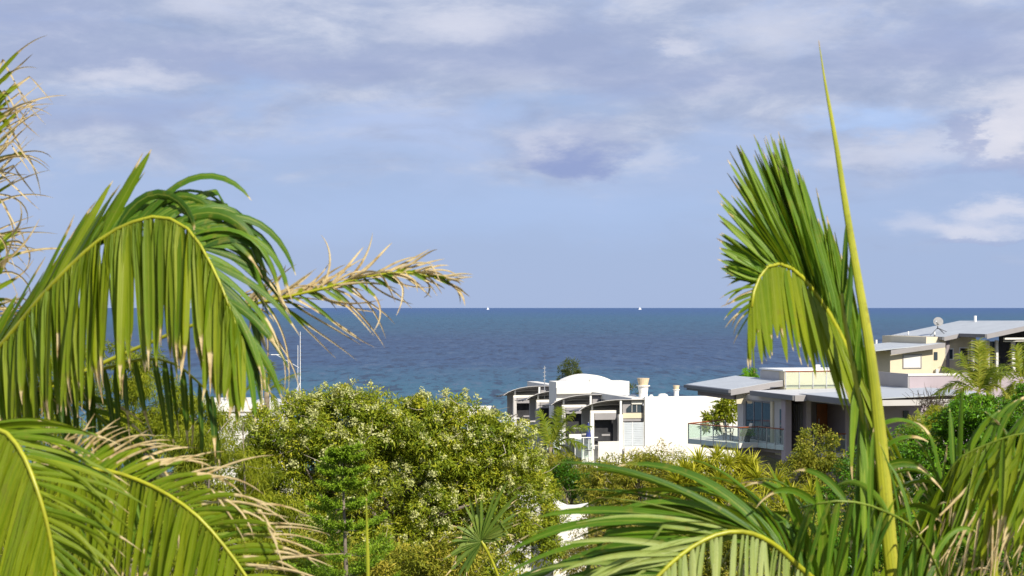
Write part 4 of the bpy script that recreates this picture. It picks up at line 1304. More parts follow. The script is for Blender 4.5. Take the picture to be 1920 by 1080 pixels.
def ribbon_spear(root, name, pts, widths, seed=1, depth=0.5, dry_tip=0.015, var=0.6, label=None):
    """Closed spear leaf: a tapering folded blade with a groove, made as a flattened tube."""
    org = np.array(root.location)
    W = spline([np.array(P(*p)) for p in pts], 48)
    wd = np.interp(np.linspace(0, 1, 48), np.linspace(0, 1, len(widths)), widths)
    n = 12
    V, crs, dry, vv = [], [], [], []
    rng = np.random.default_rng(seed)
    for i, p in enumerate(W):
        T = nrm(W[min(i + 1, 47)] - W[max(i - 1, 0)])
        side = nrm(np.cross(T, np.array([0.25, -1.0, 0.1])))
        fr = np.cross(side, T)
        for k in range(n):
            a = 2 * math.pi * k / n
            ca, sa = math.cos(a), math.sin(a)
            f = depth * (0.55 if abs(ca) < 0.35 and sa < 0 else 1.0)
            V.append(p - org + side * ca * wd[i] * 0.5 + fr * sa * wd[i] * 0.5 * f)
            crs.append(0.5 + 0.5 * ca * 0.9)
            s = i / 47
            dry.append(1.0 if s > 1 - dry_tip else 0.0)
            vv.append(np.clip(var + 0.25 * ca, 0, 1))
    Fc = []
    for i in range(47):
        for k in range(n):
            Fc.append((i * n + k, i * n + (k + 1) % n, (i + 1) * n + (k + 1) % n, (i + 1) * n + k))
    me = np_mesh(name, np.array(V), np.array(Fc), {'cross': ('POINT', crs), 'dry': ('POINT', dry), 'var': ('POINT', vv)}, smooth=True)
    o = link(name, me, 'spear', root)
    if label:
        o['label'] = label
    return o


def right_palm():
    a = palm_root('young_coconut_palm', 1690, 1190, 8.7, 'palm at right with tall yellow spear leaf and upright half-folded frond')
    ribbon_spear(a, 'spear_leaf', [(1690, 1190, 8.65), (1672, 1060, 8.55), (1660, 930, 8.5), (1646, 780, 8.45), (1630, 650, 8.4), (1610, 530, 8.4), (1588, 400, 8.4), (1566, 260, 8.4), (1548, 160, 8.4), (1535, 76, 8.4)],
                 [0.085, 0.076, 0.072, 0.066, 0.054, 0.044, 0.036, 0.027, 0.017, 0.003], 3, label='tall closed yellow spear leaf')
    # upright frond, its top leaflets standing up, front ones hanging
    frond(a, 'frond', [(1688, 1180, 8.75), (1668, 1000, 8.8), (1645, 850, 8.8), (1612, 720, 8.75), (1572, 620, 8.7), (1528, 548, 8.65), (1490, 507, 8.6), (1458, 494, 8.55), (1432, 506, 8.5), (1414, 545, 8.45), (1408, 590, 8.4)], [
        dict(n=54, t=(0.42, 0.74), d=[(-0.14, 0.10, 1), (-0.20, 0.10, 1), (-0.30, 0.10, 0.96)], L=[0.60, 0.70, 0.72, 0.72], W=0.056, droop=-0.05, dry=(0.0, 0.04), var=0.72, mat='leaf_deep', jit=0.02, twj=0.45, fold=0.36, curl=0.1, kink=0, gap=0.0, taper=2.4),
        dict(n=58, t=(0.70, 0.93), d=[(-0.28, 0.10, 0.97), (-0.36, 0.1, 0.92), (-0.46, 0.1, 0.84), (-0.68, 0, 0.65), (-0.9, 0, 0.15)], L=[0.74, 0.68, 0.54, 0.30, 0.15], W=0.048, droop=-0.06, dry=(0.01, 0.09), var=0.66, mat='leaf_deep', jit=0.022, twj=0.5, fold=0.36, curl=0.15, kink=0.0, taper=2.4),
        dict(n=12, t=(0.90, 1.0), d=[(-0.9, 0, 0.2), (-0.6, 0, -0.6)], L=[0.17, 0.16], W=0.018, droop=0.6, dry=(0.2, 0.6), var=0.5, jit=0.12),
        dict(n=70, t=(0.40, 0.99), d=[(0.30, -0.2, -1), (0.42, -0.22, -1), (0.42, -0.2, -1), (0.28, -0.1, -1), (0.08, 0, -1), (0.02, 0, -1)], L=[0.44, 0.62, 0.68, 0.60, 0.46, 0.36, 0.28], W=0.044, droop=0.25, dry=(0.03, 0.12), var=0.80, mat='leaf_bright', jit=0.035, twj=0.25, kink=0.0, taper=4.0),
    ], 31, r0=0.020, r1=0.006)
    # a twisted unopened frond beside the spear
    frond(a, 'frond', [(1685, 1170, 8.6), (1655, 980, 8.55), (1625, 820, 8.5), (1600, 690, 8.5), (1582, 590, 8.5), (1578, 540, 8.5)], [
        dict(n=5, t=(0.70, 1.0), d=[(0.02, 0, 1), (0.06, 0, 1), (0.10, 0, 1)], L=[0.25, 0.34, 0.36], W=0.040, droop=0.0, dry=(0.0, 0.1), var=0.3, mat='leaf_deep', jit=0.05, twj=1.0, kink=0.0, curl=0.1),
        dict(n=26, t=(0.30, 0.72), d=[(-0.25, -0.1, -1), (-0.12, -0.1, -1), (0.0, -0.1, -1)], L=[0.50, 0.56, 0.52, 0.40], W=0.044, droop=0.35, dry=(0.02, 0.2), var=0.7, mat='leaf_deep', jit=0.09, twj=0.9, kink=0.12),
        dict(n=6, t=(0.30, 0.56), d=[(0.55, 0.1, 0.6), (0.6, 0, 0.6), (0.5, 0, 0.7)], L=[0.34, 0.34, 0.28], W=0.050, droop=1.9, dry=(0.02, 0.2), var=0.45, mat='leaf_deep', jit=0.12, twj=0.8),
    ], 32, r0=0.018, r1=0.008)
    # low frond sweeping left along the bottom
    frond(a, 'frond', [(1670, 1200, 8.6), (1590, 1140, 8.4), (1500, 1064, 8.2), (1450, 1020, 8.05), (1400, 998, 7.95), (1345, 1002, 7.9), (1285, 1034, 7.85), (1225, 1090, 7.8), (1180, 1160, 7.8)], [
        dict(n=30, t=(0.24, 0.58), d=[(0.1, 0.15, 1), (-0.15, 0.2, 1), (-0.45, 0.25, 0.9), (-0.75, 0.2, 0.6)], L=[0.40, 0.42, 0.66, 0.90], W=0.046, droop=1.3, dry=(0.0, 0.06), var=0.45, mat='leaf_deep', jit=0.09, twj=0.5, kink=0.10, pull=(-0.55, 0, -0.85)),
        dict(n=30, t=(0.50, 0.98), d=[(-0.80, 0.2, 0.55), (-0.92, 0.2, 0.24), (-0.97, 0.1, 0.0), (-0.93, 0, -0.25)], L=[0.92, 0.90, 0.86, 0.8], W=0.044, droop=0.60, dry=(0.0, 0.06), var=0.4, mat='leaf_deep', jit=0.07, twj=0.45, kink=0.03),
        dict(n=46, t=(0.22, 0.98), d=[(0.12, -0.2, -1), (0.0, -0.25, -1), (-0.05, -0.25, -1), (-0.1, -0.2, -1)], L=[0.35, 0.42, 0.42, 0.40], W=0.028, droop=0.25, dry=(0.0, 0.08), var=0.75, mat='leaf_pale', jit=0.09, twj=0.3),
        dict(n=26, t=(0.46, 0.94), d=[(-0.9, -0.1, 0.25), (-1, -0.1, 0.05), (-1, -0.1, -0.15)], L=[0.55, 0.6, 0.5], W=0.025, droop=0.4, dry=(0.0, 0.05), var=0.45, mat='leaf_pale', jit=0.16, twj=0.4),
        dict(n=9, t=(0.18, 0.34), d=[(0.35, 0, 1), (-0.05, 0, 1), (-0.35, 0, 1)], L=[0.5, 0.55, 0.5], W=0.055, droop=0.15, dry=(0.0, 0.05), var=0.7, mat='leaf_deep', jit=0.12, twj=0.7),
    ], 33, r0=0.015, r1=0.007)

    b = palm_root('broad_palm', 1850, 1300, 9.3, 'palm in the bottom right corner with a hanging mass of browning leaflets')
    frond(b, 'frond', [(1840, 1290, 9.2), (1790, 1100, 9.1), (1760, 960, 9.0), (1790, 870, 8.9), (1860, 830, 8.85), (1940, 812, 8.8), (2040, 840, 8.8)], [
        dict(n=48, t=(0.34, 1.0), d=[(-0.35, -0.2, -0.9), (-0.3, -0.2, -1), (-0.38, -0.15, -1), (-0.45, -0.1, -1)], L=[0.5, 0.66, 0.7, 0.66], W=0.034, droop=0.25, dry=(0.05, 0.25), var=0.55, jit=0.16, twj=0.5, mat='leaf_bright', kink=0.08),
        dict(n=44, t=(0.34, 1.0), d=[(-0.35, -0.2, -0.9), (-0.3, -0.2, -1), (-0.38, -0.15, -1), (-0.45, -0.1, -1)], L=[0.5, 0.66, 0.7, 0.66], W=0.034, droop=0.25, dry=(0.32, 0.62), var=0.8, jit=0.16, twj=0.5, mat='leaf_bright', kink=0.08),
        dict(n=34, t=(0.30, 1.0), d=[(-0.6, 0.1, 0.8), (0.2, 0.1, 0.9), (0.7, 0.1, 0.5)], L=[0.3, 0.32, 0.4], W=0.036, droop=1.2, dry=(0.05, 0.35), var=0.5, jit=0.15, twj=0.6, mat='leaf_deep', kink=0.2),
    ], 41, r0=0.009, r1=0.004, stalk='stalk_green')
    frond(b, 'frond', [(1835, 1290, 9.0), (1780, 1120, 8.8), (1720, 1000, 8.3), (1650, 955, 8.15), (1590, 940, 8.1), (1530, 945, 8.1), (1470, 970, 8.6), (1430, 1040, 8.6)], [
        dict(n=40, t=(0.20, 1.0), d=[(-0.5, -0.2, -0.8), (-0.3, 0, -0.95), (-0.1, 0, -1)], L=[0.36, 0.42, 0.34], W=0.030, droop=0.4, dry=(0.02, 0.22), var=0.35, mat='leaf_deep', jit=0.15, twj=0.7, kink=0.1),
        dict(n=20, t=(0.20, 1.0), d=[(0.3, 0, 0.9), (-0.3, 0.1, 0.9), (-0.8, 0.1, 0.5)], L=[0.32, 0.32, 0.28], W=0.030, droop=1.4, dry=(0.02, 0.25), var=0.4, mat='leaf_deep', jit=0.2, twj=0.7, kink=0.1),
    ], 42, r0=0.008, r1=0.003, stalk='stalk_green')
    frond(b, 'frond', [(1860, 1290, 9.5), (1840, 1120, 9.6), (1850, 980, 9.6), (1900, 890, 9.6), (1980, 850, 9.6)], [
        dict(n=44, t=(0.25, 1.0), d=[(-0.7, 0, -0.6), (-0.4, 0, -0.9), (-0.3, 0, -1)], L=[0.55, 0.65, 0.6], W=0.032, droop=0.4, dry=(0.08, 0.45), var=0.5, mat='leaf_bright', jit=0.12, twj=0.6, kink=0.1),
        dict(n=20, t=(0.2, 0.9), d=[(-0.8, 0, 0.7), (-0.5, 0, 0.9), (0.2, 0, 1)], L=[0.4, 0.4, 0.3], W=0.032, droop=1.3, dry=(0.02, 0.25), var=0.45, mat='leaf_deep', jit=0.2, twj=0.6),
    ], 43, r0=0.012, r1=0.005, stalk='stalk_green')
    ribbon_spear(b, 'spear_leaf', [(1862, 1290, 9.3), (1864, 1000, 9.2), (1865, 880, 9.15), (1866, 812, 9.1)], [0.05, 0.045, 0.042, 0.030], 5, var=0.4)
    return a, b


def fan_palm():
    a = palm_root('fan_palm', 985, 1330, 16.0, 'fan palm with one pleated grey-green leaf below the flowering tree', tr=0.10)
    rng = np.random.default_rng(51)
    org = np.array(a.location)
    hub = np.array(P(903, 1014, 15.6))
    pts = [np.array(P(985, 1330, 15.9)), np.array(P(965, 1180, 15.8)), np.array(P(930, 1070, 15.7)), hub]
    st = MB().tube([tuple(p - org) for p in spline(pts, 16)], 0.012, 7).done('fan_leaf', 'rachis', a, smooth=True)
    n = 46
    for i in range(n):
        if rng.random() < 0.08:
            continue
        u = i / (n - 1)
        ang = rad(8 + u * 232 + rng.normal() * 2.2)          # from right, over the top, round to lower left
        x, z = math.cos(ang), math.sin(ang)
        L = np.interp(u, [0, 0.10, 0.24, 0.38, 0.5, 0.65, 0.8, 1.0], [0.18, 0.34, 0.56, 0.46, 0.30, 0.22, 0.34, 0.44]) * rng.uniform(0.78, 1.12)
        d = np.array([x, 0.10 if i % 2 else -0.06, z])
        me = leaflet_mesh(rng, hub, d, L, 0.036, rng.uniform(0.0, 0.7), np.array([-z, 0.0, x]), 0.55 * (1 if i % 2 else -1), 0.35, rng.uniform(0.03, 0.22), float(np.clip(0.5 + rng.normal() * 0.2, 0, 1)), 0.2, kink=0.16)
        o = link('leaflet', me, 'leaf_grey', st)
        o.location = hub - org
    # other, hidden leaves lower in the crown
    for k, (hx, hy) in enumerate(((1010, 1150), (900, 1190))):
        hub = np.array(P(hx, hy, 15.8))
        st = MB().tube([tuple(p - org) for p in spline([pts[0], (pts[0] + hub) / 2 + np.array([0, 0, 0.05]), hub], 10)], 0.012, 6).done('fan_leaf', 'rachis', a)
        for i in range(16):
            ang = rad(-20 + i * 14)
            me = leaflet_mesh(rng, hub, (math.cos(ang), 0.1, math.sin(ang)), 0.22, 0.045, 0.2, np.array([-math.sin(ang), 0, math.cos(ang)]), 0.3, 0.1, 0.05, 0.4, 0.2)
            link('leaflet', me, 'leaf_grey', st).location = hub - org
    s = palm_root('palm_seedling', 691, 1240, 9.4, 'single thin yellow-green spear standing up before the flowering tree', 'palm', tr=0.03)
    ribbon_spear(s, 'spear_leaf', [(691, 1235, 9.4), (690, 1080, 9.4), (688, 1000, 9.4), (687, 935, 9.4)], [0.020, 0.020, 0.017, 0.005], 6, var=0.4)
    return a


MAT['leaf_grey'] = palm_mat('fan_palm_leaflet', [(0.0, (0.060, 0.125, 0.018)), (0.5, (0.130, 0.205, 0.030)), (1.0, (0.24, 0.31, 0.07))], trans=0.2)
left_palms()
right_palm()
fan_palm()


# ------------------------------------------------------------------ trees, shrubs, far palms
MAT['lf_olive'] = leaf_mat('flowering_tree_leaf', [(0.0, (0.086, 0.143, 0.010)), (0.4, (0.209, 0.275, 0.015)), (0.75, (0.382, 0.398, 0.023)), (1.0, (0.615, 0.551, 0.045))], 0.30)
MAT['lf_willow'] = leaf_mat('narrow_leaf', [(0.0, (0.112, 0.162, 0.008)), (0.5, (0.258, 0.300, 0.013)), (1.0, (0.465, 0.455, 0.031))], 0.35)
MAT['lf_green'] = leaf_mat('glossy_green_leaf', [(0.0, (0.032, 0.100, 0.006)), (0.5, (0.079, 0.217, 0.011)), (1.0, (0.177, 0.350, 0.016))], 0.28, 0.3)
MAT['lf_mid'] = leaf_mat('shrub_leaf', [(0.0, (0.103, 0.134, 0.012)), (0.5, (0.240, 0.256, 0.019)), (1.0, (0.457, 0.379, 0.048))], 0.28)
MAT['lf_dry'] = leaf_mat('russet_shrub_leaf', [(0.0, (0.107, 0.084, 0.021)), (0.5, (0.214, 0.193, 0.033)), (1.0, (0.374, 0.286, 0.064))], 0.25)
MAT['lf_pine'] = leaf_mat('pine_needles', [(0.0, (0.070, 0.150, 0.010)), (0.5, (0.160, 0.290, 0.014)), (1.0, (0.30, 0.42, 0.03))], 0.25)
MAT['lf_seapine'] = leaf_mat('sea_pine_needles', [(0.0, (0.045, 0.072, 0.015)), (0.5, (0.089, 0.114, 0.023)), (1.0, (0.153, 0.168, 0.038))], 0.2)
MAT['lf_strap'] = leaf_mat('yellow_strap_leaf', [(0.0, (0.20, 0.23, 0.010)), (0.5, (0.42, 0.42, 0.018)), (1.0, (0.62, 0.56, 0.06))], 0.35)
MAT['lf_palm'] = leaf_mat('far_palm_leaf', [(0.0, (0.06, 0.10, 0.008)), (0.5, (0.15, 0.20, 0.012)), (1.0, (0.30, 0.30, 0.03))], 0.3)
MAT['lf_purple'] = leaf_mat('bare_purple_twigs', [(0.0, (0.074, 0.055, 0.038)), (1.0, (0.180, 0.130, 0.090))], 0.1)
MAT['blossom'] = leaf_mat('cream_blossom', [(0.0, (0.42, 0.44, 0.13)), (1.0, (0.72, 0.72, 0.36))], 0.3, 0.6, (0.6, 0.6, 0.3))


def leaves(rng, pts, out, L, W, droop=0.2, outw=0.5, flat=0.5, var=None, jit=0.9):
    """Folded rhombic leaves: pts (n,3), out (n,3) outward directions -> verts, tris, per-face var."""
    n = len(pts)
    a = out * outw + rng.normal(size=(n, 3)) * jit * 0.6 + np.array([0, 0, -droop])
    a /= np.linalg.norm(a, axis=1)[:, None] + 1e-9
    nn = rng.normal(size=(n, 3)) * 0.7 + out * flat + np.array([0, -0.15, 0.5])
    s = np.cross(a, nn)
    s /= np.linalg.norm(s, axis=1)[:, None] + 1e-9
    up = np.cross(s, a)
    l = (L * rng.uniform(0.65, 1.25, n))[:, None]
    w = (W * rng.uniform(0.7, 1.2, n))[:, None]
    V = np.empty((n, 4, 3))
    V[:, 0] = pts
    V[:, 1] = pts + a * l * 0.45 - s * w * 0.5 + up * w * 0.22
    V[:, 2] = pts + a * l * 0.45 + s * w * 0.5 + up * w * 0.22
    V[:, 3] = pts + a * l - up * l * 0.08
    i = np.arange(n)[:, None] * 4
    T = np.concatenate([i + np.array([0, 1, 3]), i + np.array([0, 3, 2])], 1).reshape(-1, 3)
    if var is None:
        var = rng.uniform(0, 1, n)
    return V.reshape(-1, 3), T, np.repeat(np.clip(var, 0, 1), 2)


def leaf_obj(name, data, mat, parent, org):
    V = np.concatenate([d[0] for d in data]) - np.array(org)
    off, T = 0, []
    for d in data:
        T.append(d[1] + off)
        off += len(d[0])
    o = link(name, np_mesh(name, V, np.concatenate(T), {'var': ('FACE', np.concatenate([d[2] for d in data]))}), mat, parent)
    return o


def dirs(rng, n):
    v = rng.normal(size=(n, 3))
    return v / np.linalg.norm(v, axis=1)[:, None]


def clumpy(rng, blobs, ncl, rcl, per, L, W, droop=0.2, varb=0.45, inner=0.45, flat=0.5, jit=0.9, outw=0.5, low=-0.75):
    """Leaves gathered in clumps over ellipsoid blobs [(cx,cy,cz,rx,ry,rz)]; returns leaf data and clump centres."""
    vol = np.array([b[3] * b[5] for b in blobs])
    vol = vol / vol.sum()
    data, cents = [], []
    for bi, b in enumerate(blobs):
        k = max(3, int(round(ncl * vol[bi])))
        d = dirs(rng, k * 3)
        d = d[d[:, 2] > low][:k]
        r = rng.uniform(inner, 1.0, len(d)) ** 0.6
        spr = rng.random(len(d)) < 0.10
        r = np.where(spr, rng.uniform(1.02, 1.22, len(d)), r)
        lump = 1 + 0.16 * np.sin(d[:, 0] * 5 + bi) * np.cos(d[:, 2] * 6 + bi * 2)
        c = np.array(b[:3]) + d * (r * lump)[:, None] * np.array(b[3:])
        for j in range(len(c)):
            m = int(per * (rng.uniform(0.5, 1.4) if not spr[j] else 0.28))
            dd = dirs(rng, m)
            rr = rcl * (rng.uniform(0.6, 1.45) if not spr[j] else 0.6)
            ls = rng.uniform(0.75, 1.3)
            p = c[j] + dd * (rr * rng.uniform(0.25, 1.0, m) ** 0.5)[:, None] * np.array([1.1, 1.1, 0.8])
            v = varb + rng.normal() * 0.13 + rng.normal(size=m) * 0.16 + (dd[:, 2]) * 0.10
            data.append(leaves(rng, p, dd * 0.6 + d[j] * 0.6, L * ls, W * ls, droop, outw, flat, v, jit))
            cents.append(c[j])
    return data, np.array(cents)


def limbs(rng, root, base, cents, mat='bark', r0=0.14, nl=10, twigs=0, twigmat='barkpale', sub=True):
    """Trunk from the foot to the crown, limbs to some clump centres."""
    org = np.array(root.location)
    mid = cents.mean(0)
    fork = base * 0.55 + mid * 0.45
    fork[2] = base[2] + (mid[2] - base[2]) * 0.55
    tr = MB().tube([tuple(base - org + np.array([0, 0, -0.15])), tuple((base * 0.6 + fork * 0.4) + np.array([0.12 * r0, 0, 0]) - org), tuple(fork - org)], [r0 * 1.25, r0, r0 * 0.8], 9)
    pick = rng.choice(len(cents), min(nl, len(cents)), replace=False)
    for i in pick:
        c = cents[i]
        m1 = fork * 0.55 + c * 0.45 + rng.normal(size=3) * 0.10 * np.linalg.norm(c - fork) + np.array([0, 0, 0.08])
        tr.tube([tuple(fork - org), tuple(m1 - org), tuple(c - org)], [r0 * 0.55, r0 * 0.32, r0 * 0.08], 6)
    tr.done('trunk', mat, root, smooth=True)
    if twigs:
        t = MB()
        for _ in range(twigs):
            c = cents[rng.integers(len(cents))]
            dd = nrm(nrm(c - mid) * 0.7 + rng.normal(size=3) * 0.7 + np.array([0, -0.2, 0.25]))
            L = rng.uniform(0.25, 0.7) * (r0 / 0.14) ** 0.5
            q = c + rng.normal(size=3) * 0.12
            k = q + dd * L * 0.5 + rng.normal(size=3) * L * 0.12
            e = k + nrm(dd + rng.normal(size=3) * 0.5) * L * 0.5
            t.tube([tuple(q - org), tuple(k - org), tuple(e - org)], [0.012, 0.009, 0.003], 4, cap=False)
        t.done('twigs', twigmat, root)['kind'] = 'stuff'


def pblob(px, py, Y, rx, ry, ratio=0.9):
    c = P(px, py, Y)
    k = Y / F
    return (c.x, c.y, c.z, rx * k, rx * k * ratio, ry * k)


def tree(name, label, cat, Y, spec, mat, seed, ncl, rcl, per, L, W, foot=None, blossom=0, group=None, r0=0.12, nl=10, twigs=0, bark='bark', droop=0.2, varb=0.45, jit=0.9, inner=0.45, low=-0.75, ratio=0.9, outw=0.5):
    rng = np.random.default_rng(seed)
    blobs = [pblob(a, b, Y + (q[0] if q else 0), c, d, ratio) for (a, b, c, d, *q) in spec]
    fx = np.mean([b[0] for b in blobs]) if foot is None else (foot - 960) / F * Y
    zb = float(terr(fx, Y))
    root = empty(name, (fx, Y, zb), 0, label, cat, group)
    data, cents = clumpy(rng, blobs, ncl, rcl, per, L, W, droop, varb, inner, jit=jit, low=low, outw=outw)
    limbs(rng, root, np.array([fx, Y, zb]), cents, bark, r0, nl, twigs)
    leaf_obj('crown', data, mat, root, root.location)
    if blossom:
        bd = []
        mid = cents.mean(0)
        w = (cents[:, 2] - cents[:, 2].min()) * 0.5 - (cents[:, 1] - mid[1]) * 1.0
        order = np.argsort(-(w + rng.normal(size=len(cents)) * 0.9))[:blossom]
        for i in order:
            for _ in range(rng.integers(1, 4)):
                o = nrm(cents[i] - mid + np.array([0, -0.8, 0.5]))
                p0 = cents[i] + nrm(o + rng.normal(size=3) * 0.6) * rcl * rng.uniform(0.8, 1.15)
                m = rng.integers(16, 40)
                p = p0 + rng.normal(size=(m, 3)) * rcl * 0.16
                bd.append(leaves(rng, p, np.tile(o, (m, 1)), 0.075, 0.048, -0.1, 0.4, 0.6))
        b = leaf_obj('blossom', bd, 'blossom', root, root.location)
        b['label'] = 'cream flower clusters'
    return root


def norfolk_pine():
    rng = np.random.default_rng(7)
    Y = 38.0
    top, bot = P(641, 838, Y), P(655, 1110, Y)
    zb = float(terr(bot.x, Y))
    root = empty('young_norfolk_pine', (bot.x, Y, zb), 0, 'young tiered pine with bright green whorled branches before the flowering tree', 'pine tree')
    org = np.array(root.location)
    ln = np.array(top) - np.array([bot.x, Y, zb])
    trunk = MB().tube([(0, 0, -0.1), tuple(ln * 0.5 + np.array([0.03, 0, 0])), tuple(ln)], [0.09, 0.05, 0.010], 8)
    trunk.done('trunk', 'bark', root, smooth=True)
    H_ = ln[2]
    z = H_ - 0.12
    k = 0
    data = []
    br = MB()
    while z > H_ - 4.4:
        age = (H_ - z)
        Lb0 = min(1.05, 0.24 + age * 0.28)
        nb = 5 if age < 0.6 else 6
        a0 = rng.uniform(0, 6.28)
        for j in range(nb):
            a = a0 + j * 2 * math.pi / nb + rng.normal() * 0.18
            d = np.array([math.cos(a), math.sin(a), 0.12 + rng.normal() * 0.12])
            Lb = Lb0 * rng.uniform(0.75, 1.15)
            base = ln * (z / H_)
            m = 14
            pts = [base]
            for i in range(m):
                s = (i + 1) / m
                pts.append(base + d * Lb * s + np.array([0, 0, 0.10 * Lb * s * s - 0.10 * Lb * math.sin(s * 3.1)]))
            br.tube([tuple(p) for p in pts[::2]], [0.014 - 0.0015 * q for q in range(len(pts[::2]))], 4, cap=False)
            pts = np.array(pts)
            # upswept branchlets carrying needles
            side = np.cross(d, UP)
            for i in range(3, m + 1):
                for sg in (-1, 1):
                    bl = Lb * 0.40 * (1 - 0.55 * i / m) + 0.06
                    dirn = nrm(d * 0.75 + side * sg * 0.75 + UP * 0.42 + rng.normal(size=3) * 0.08)
                    n = 22
                    q = pts[i] + dirn * (np.linspace(0.05, 1, n)[:, None] * bl) + org
                    out = np.tile(dirn, (n, 1)) * 0.6 + dirs(rng, n) * 0.8
                    v = 0.55 + rng.normal() * 0.12 + np.linspace(-0.15, 0.2, n)
                    data.append(leaves(rng, q, out, 0.080, 0.024, -0.1, 0.9, 0.3, v, 0.4))
        z -= 0.18 + 0.24 * min(1, age) + rng.uniform(-0.05, 0.07)
        k += 1
    br.done('branches', 'bark', root)
    leaf_obj('crown', data, 'lf_pine', root, root.location)


def sea_pine():
    rng = np.random.default_rng(71)
    root = tree('sea_pine', 'small dark pine top showing behind the vaulted rooftop room', 'pine tree', 205, [(1070, 692, 17, 22), (1062, 712, 14, 18), (1080, 708, 14, 18), (1186, 733, 10, 8)], 'lf_seapine', 72, 70, 0.30, 60, 0.26, 0.05, foot=1072, r0=0.16, nl=14, droop=-0.3, outw=0.9, jit=0.6)


def strap_shrub(name, label, Y, rosettes, mat, seed, Ls=0.85, nleaf=44, group=None, w=0.045):
    """Shrub of spiky strap-leaf rosettes on branching stems."""
    rng = np.random.default_rng(seed)
    c = [np.array(P(px, py, Y + dy)) for (px, py, dy) in rosettes]
    fx = np.mean([p[0] for p in c])
    zb = float(terr(fx, Y))
    root = empty(name, (fx, Y, zb), 0, label, 'shrub', group)
    org = np.array(root.location)
    st = MB()
    for p in c:
        st.tube([(0, 0, -0.1), tuple((p - org) * np.array([0.6, 0.6, 0.55])), tuple(p - org)], [0.07, 0.05, 0.035], 6)
    st.done('stems', 'barkpale', root)
    V, T, vv = [], [], []
    k = 0
    for p in c:
        for i in range(int(nleaf * rng.uniform(0.8, 1.2))):
            d = nrm(rng.normal(size=3) * np.array([1, 1, 0.7]) + np.array([0, 0, 0.55]))
            L = Ls * rng.uniform(0.6, 1.1)
            s = nrm(np.cross(d, UP + rng.normal(size=3) * 0.2))
            q = p.copy()
            va = np.clip(rng.normal(0.5, 0.25), 0, 1)
            for j in range(5):
                u = j / 4
                wd = w * (1 - u) ** 0.7 * min(1, 0.6 + u * 3) + 0.002
                V += [q - s * wd * 0.5, q + s * wd * 0.5]
                if j < 4:
                    a = k + j * 2
                    T += [(a, a + 1, a + 3, a + 2)]
                    vv.append(va + 0.2 * u - 0.1)
                d = nrm(d - UP * 0.22 * (0.4 + u))
                q = q + d * L / 4
            k += 10
    o = link('foliage', np_mesh('foliage', np.array(V) - org, np.array(T), {'var': ('FACE', np.clip(vv, 0, 1))}), mat, root)
    return root


def far_palm(name, label, px, py, Y, fronds, seed, mat='lf_palm', Ll=0.42, lw=0.045, r=0.11, group=None, nl=34):
    """fronds: list of (tip px, tip py, rise px) drawn from the crown; each frond is a part of its own."""
    rng = np.random.default_rng(seed)
    c = np.array(P(px, py, Y))
    zb = float(terr(c[0], Y))
    root = empty(name, (c[0], Y, zb), 0, label, 'palm tree', group)
    org = np.array(root.location)
    h = c[2] - zb
    MB().tube([(0, 0, -0.2), (0.05, 0, h * 0.5), (0, 0, h)], [r * 1.3, r, r * 0.9], 9).done('trunk', 'palmbark', root, smooth=True)
    for (tx, ty, rise, dy) in fronds:
        tip = np.array(P(tx, ty, Y + dy))
        mid = (c + tip) / 2 + np.array([0, 0, rise / F * Y])
        S = spline([c, mid, tip], 24)
        V, Q, vv = [], [], []
        rr = 0.018
        T = np.gradient(S, axis=0)
        ring = MB().tube([tuple(p - org) for p in S[::3]], [rr * (1 - 0.09 * i) for i in range(8)], 5)
        V = [np.array(v) for v in ring.v]
        Q = [f for f in ring.f if len(f) == 4]
        vv = [0.9] * len(Q)
        va = np.clip(rng.normal(0.5, 0.15), 0, 1)
        for i in range(nl):
            t = 0.12 + 0.88 * i / (nl - 1)
            k = t * 23
            i0 = min(int(k), 22)
            b = S[i0] * (1 - (k - i0)) + S[i0 + 1] * (k - i0)
            tt = nrm(T[i0])
            sd = nrm(np.cross(tt, UP + np.array([0, -0.3, 0])))
            for sg in (-1, 1):
                d = nrm(tt * 0.55 + sd * sg * 0.8 + UP * 0.15 + rng.normal(size=3) * 0.1)
                L = Ll * (0.5 + math.sin(math.pi * min(0.95, t * 0.9)) * 0.7) * rng.uniform(0.85, 1.15)
                wv = nrm(np.cross(d, np.cross(d, tt) + rng.normal(size=3) * 0.25))
                q = b - org
                n0 = len(V)
                for j in range(4):
                    u = j / 3
                    wd = lw * (1 - 0.93 * u ** 1.6)
                    V += [q - wv * wd * 0.5, q + wv * wd * 0.5]
                    d = nrm(d - UP * 0.42 * (0.4 + u))
                    q = q + d * L / 3
                for j in range(3):
                    a = n0 + 2 * j
                    Q.append((a, a + 1, a + 3, a + 2))
                    vv.append(np.clip(va + rng.normal() * 0.15 + 0.15 * (j == 2), 0, 1))
        link('frond', np_mesh('frond', np.array(V), np.array(Q), {'var': ('FACE', np.array(vv, float))}), mat, root)
    return root


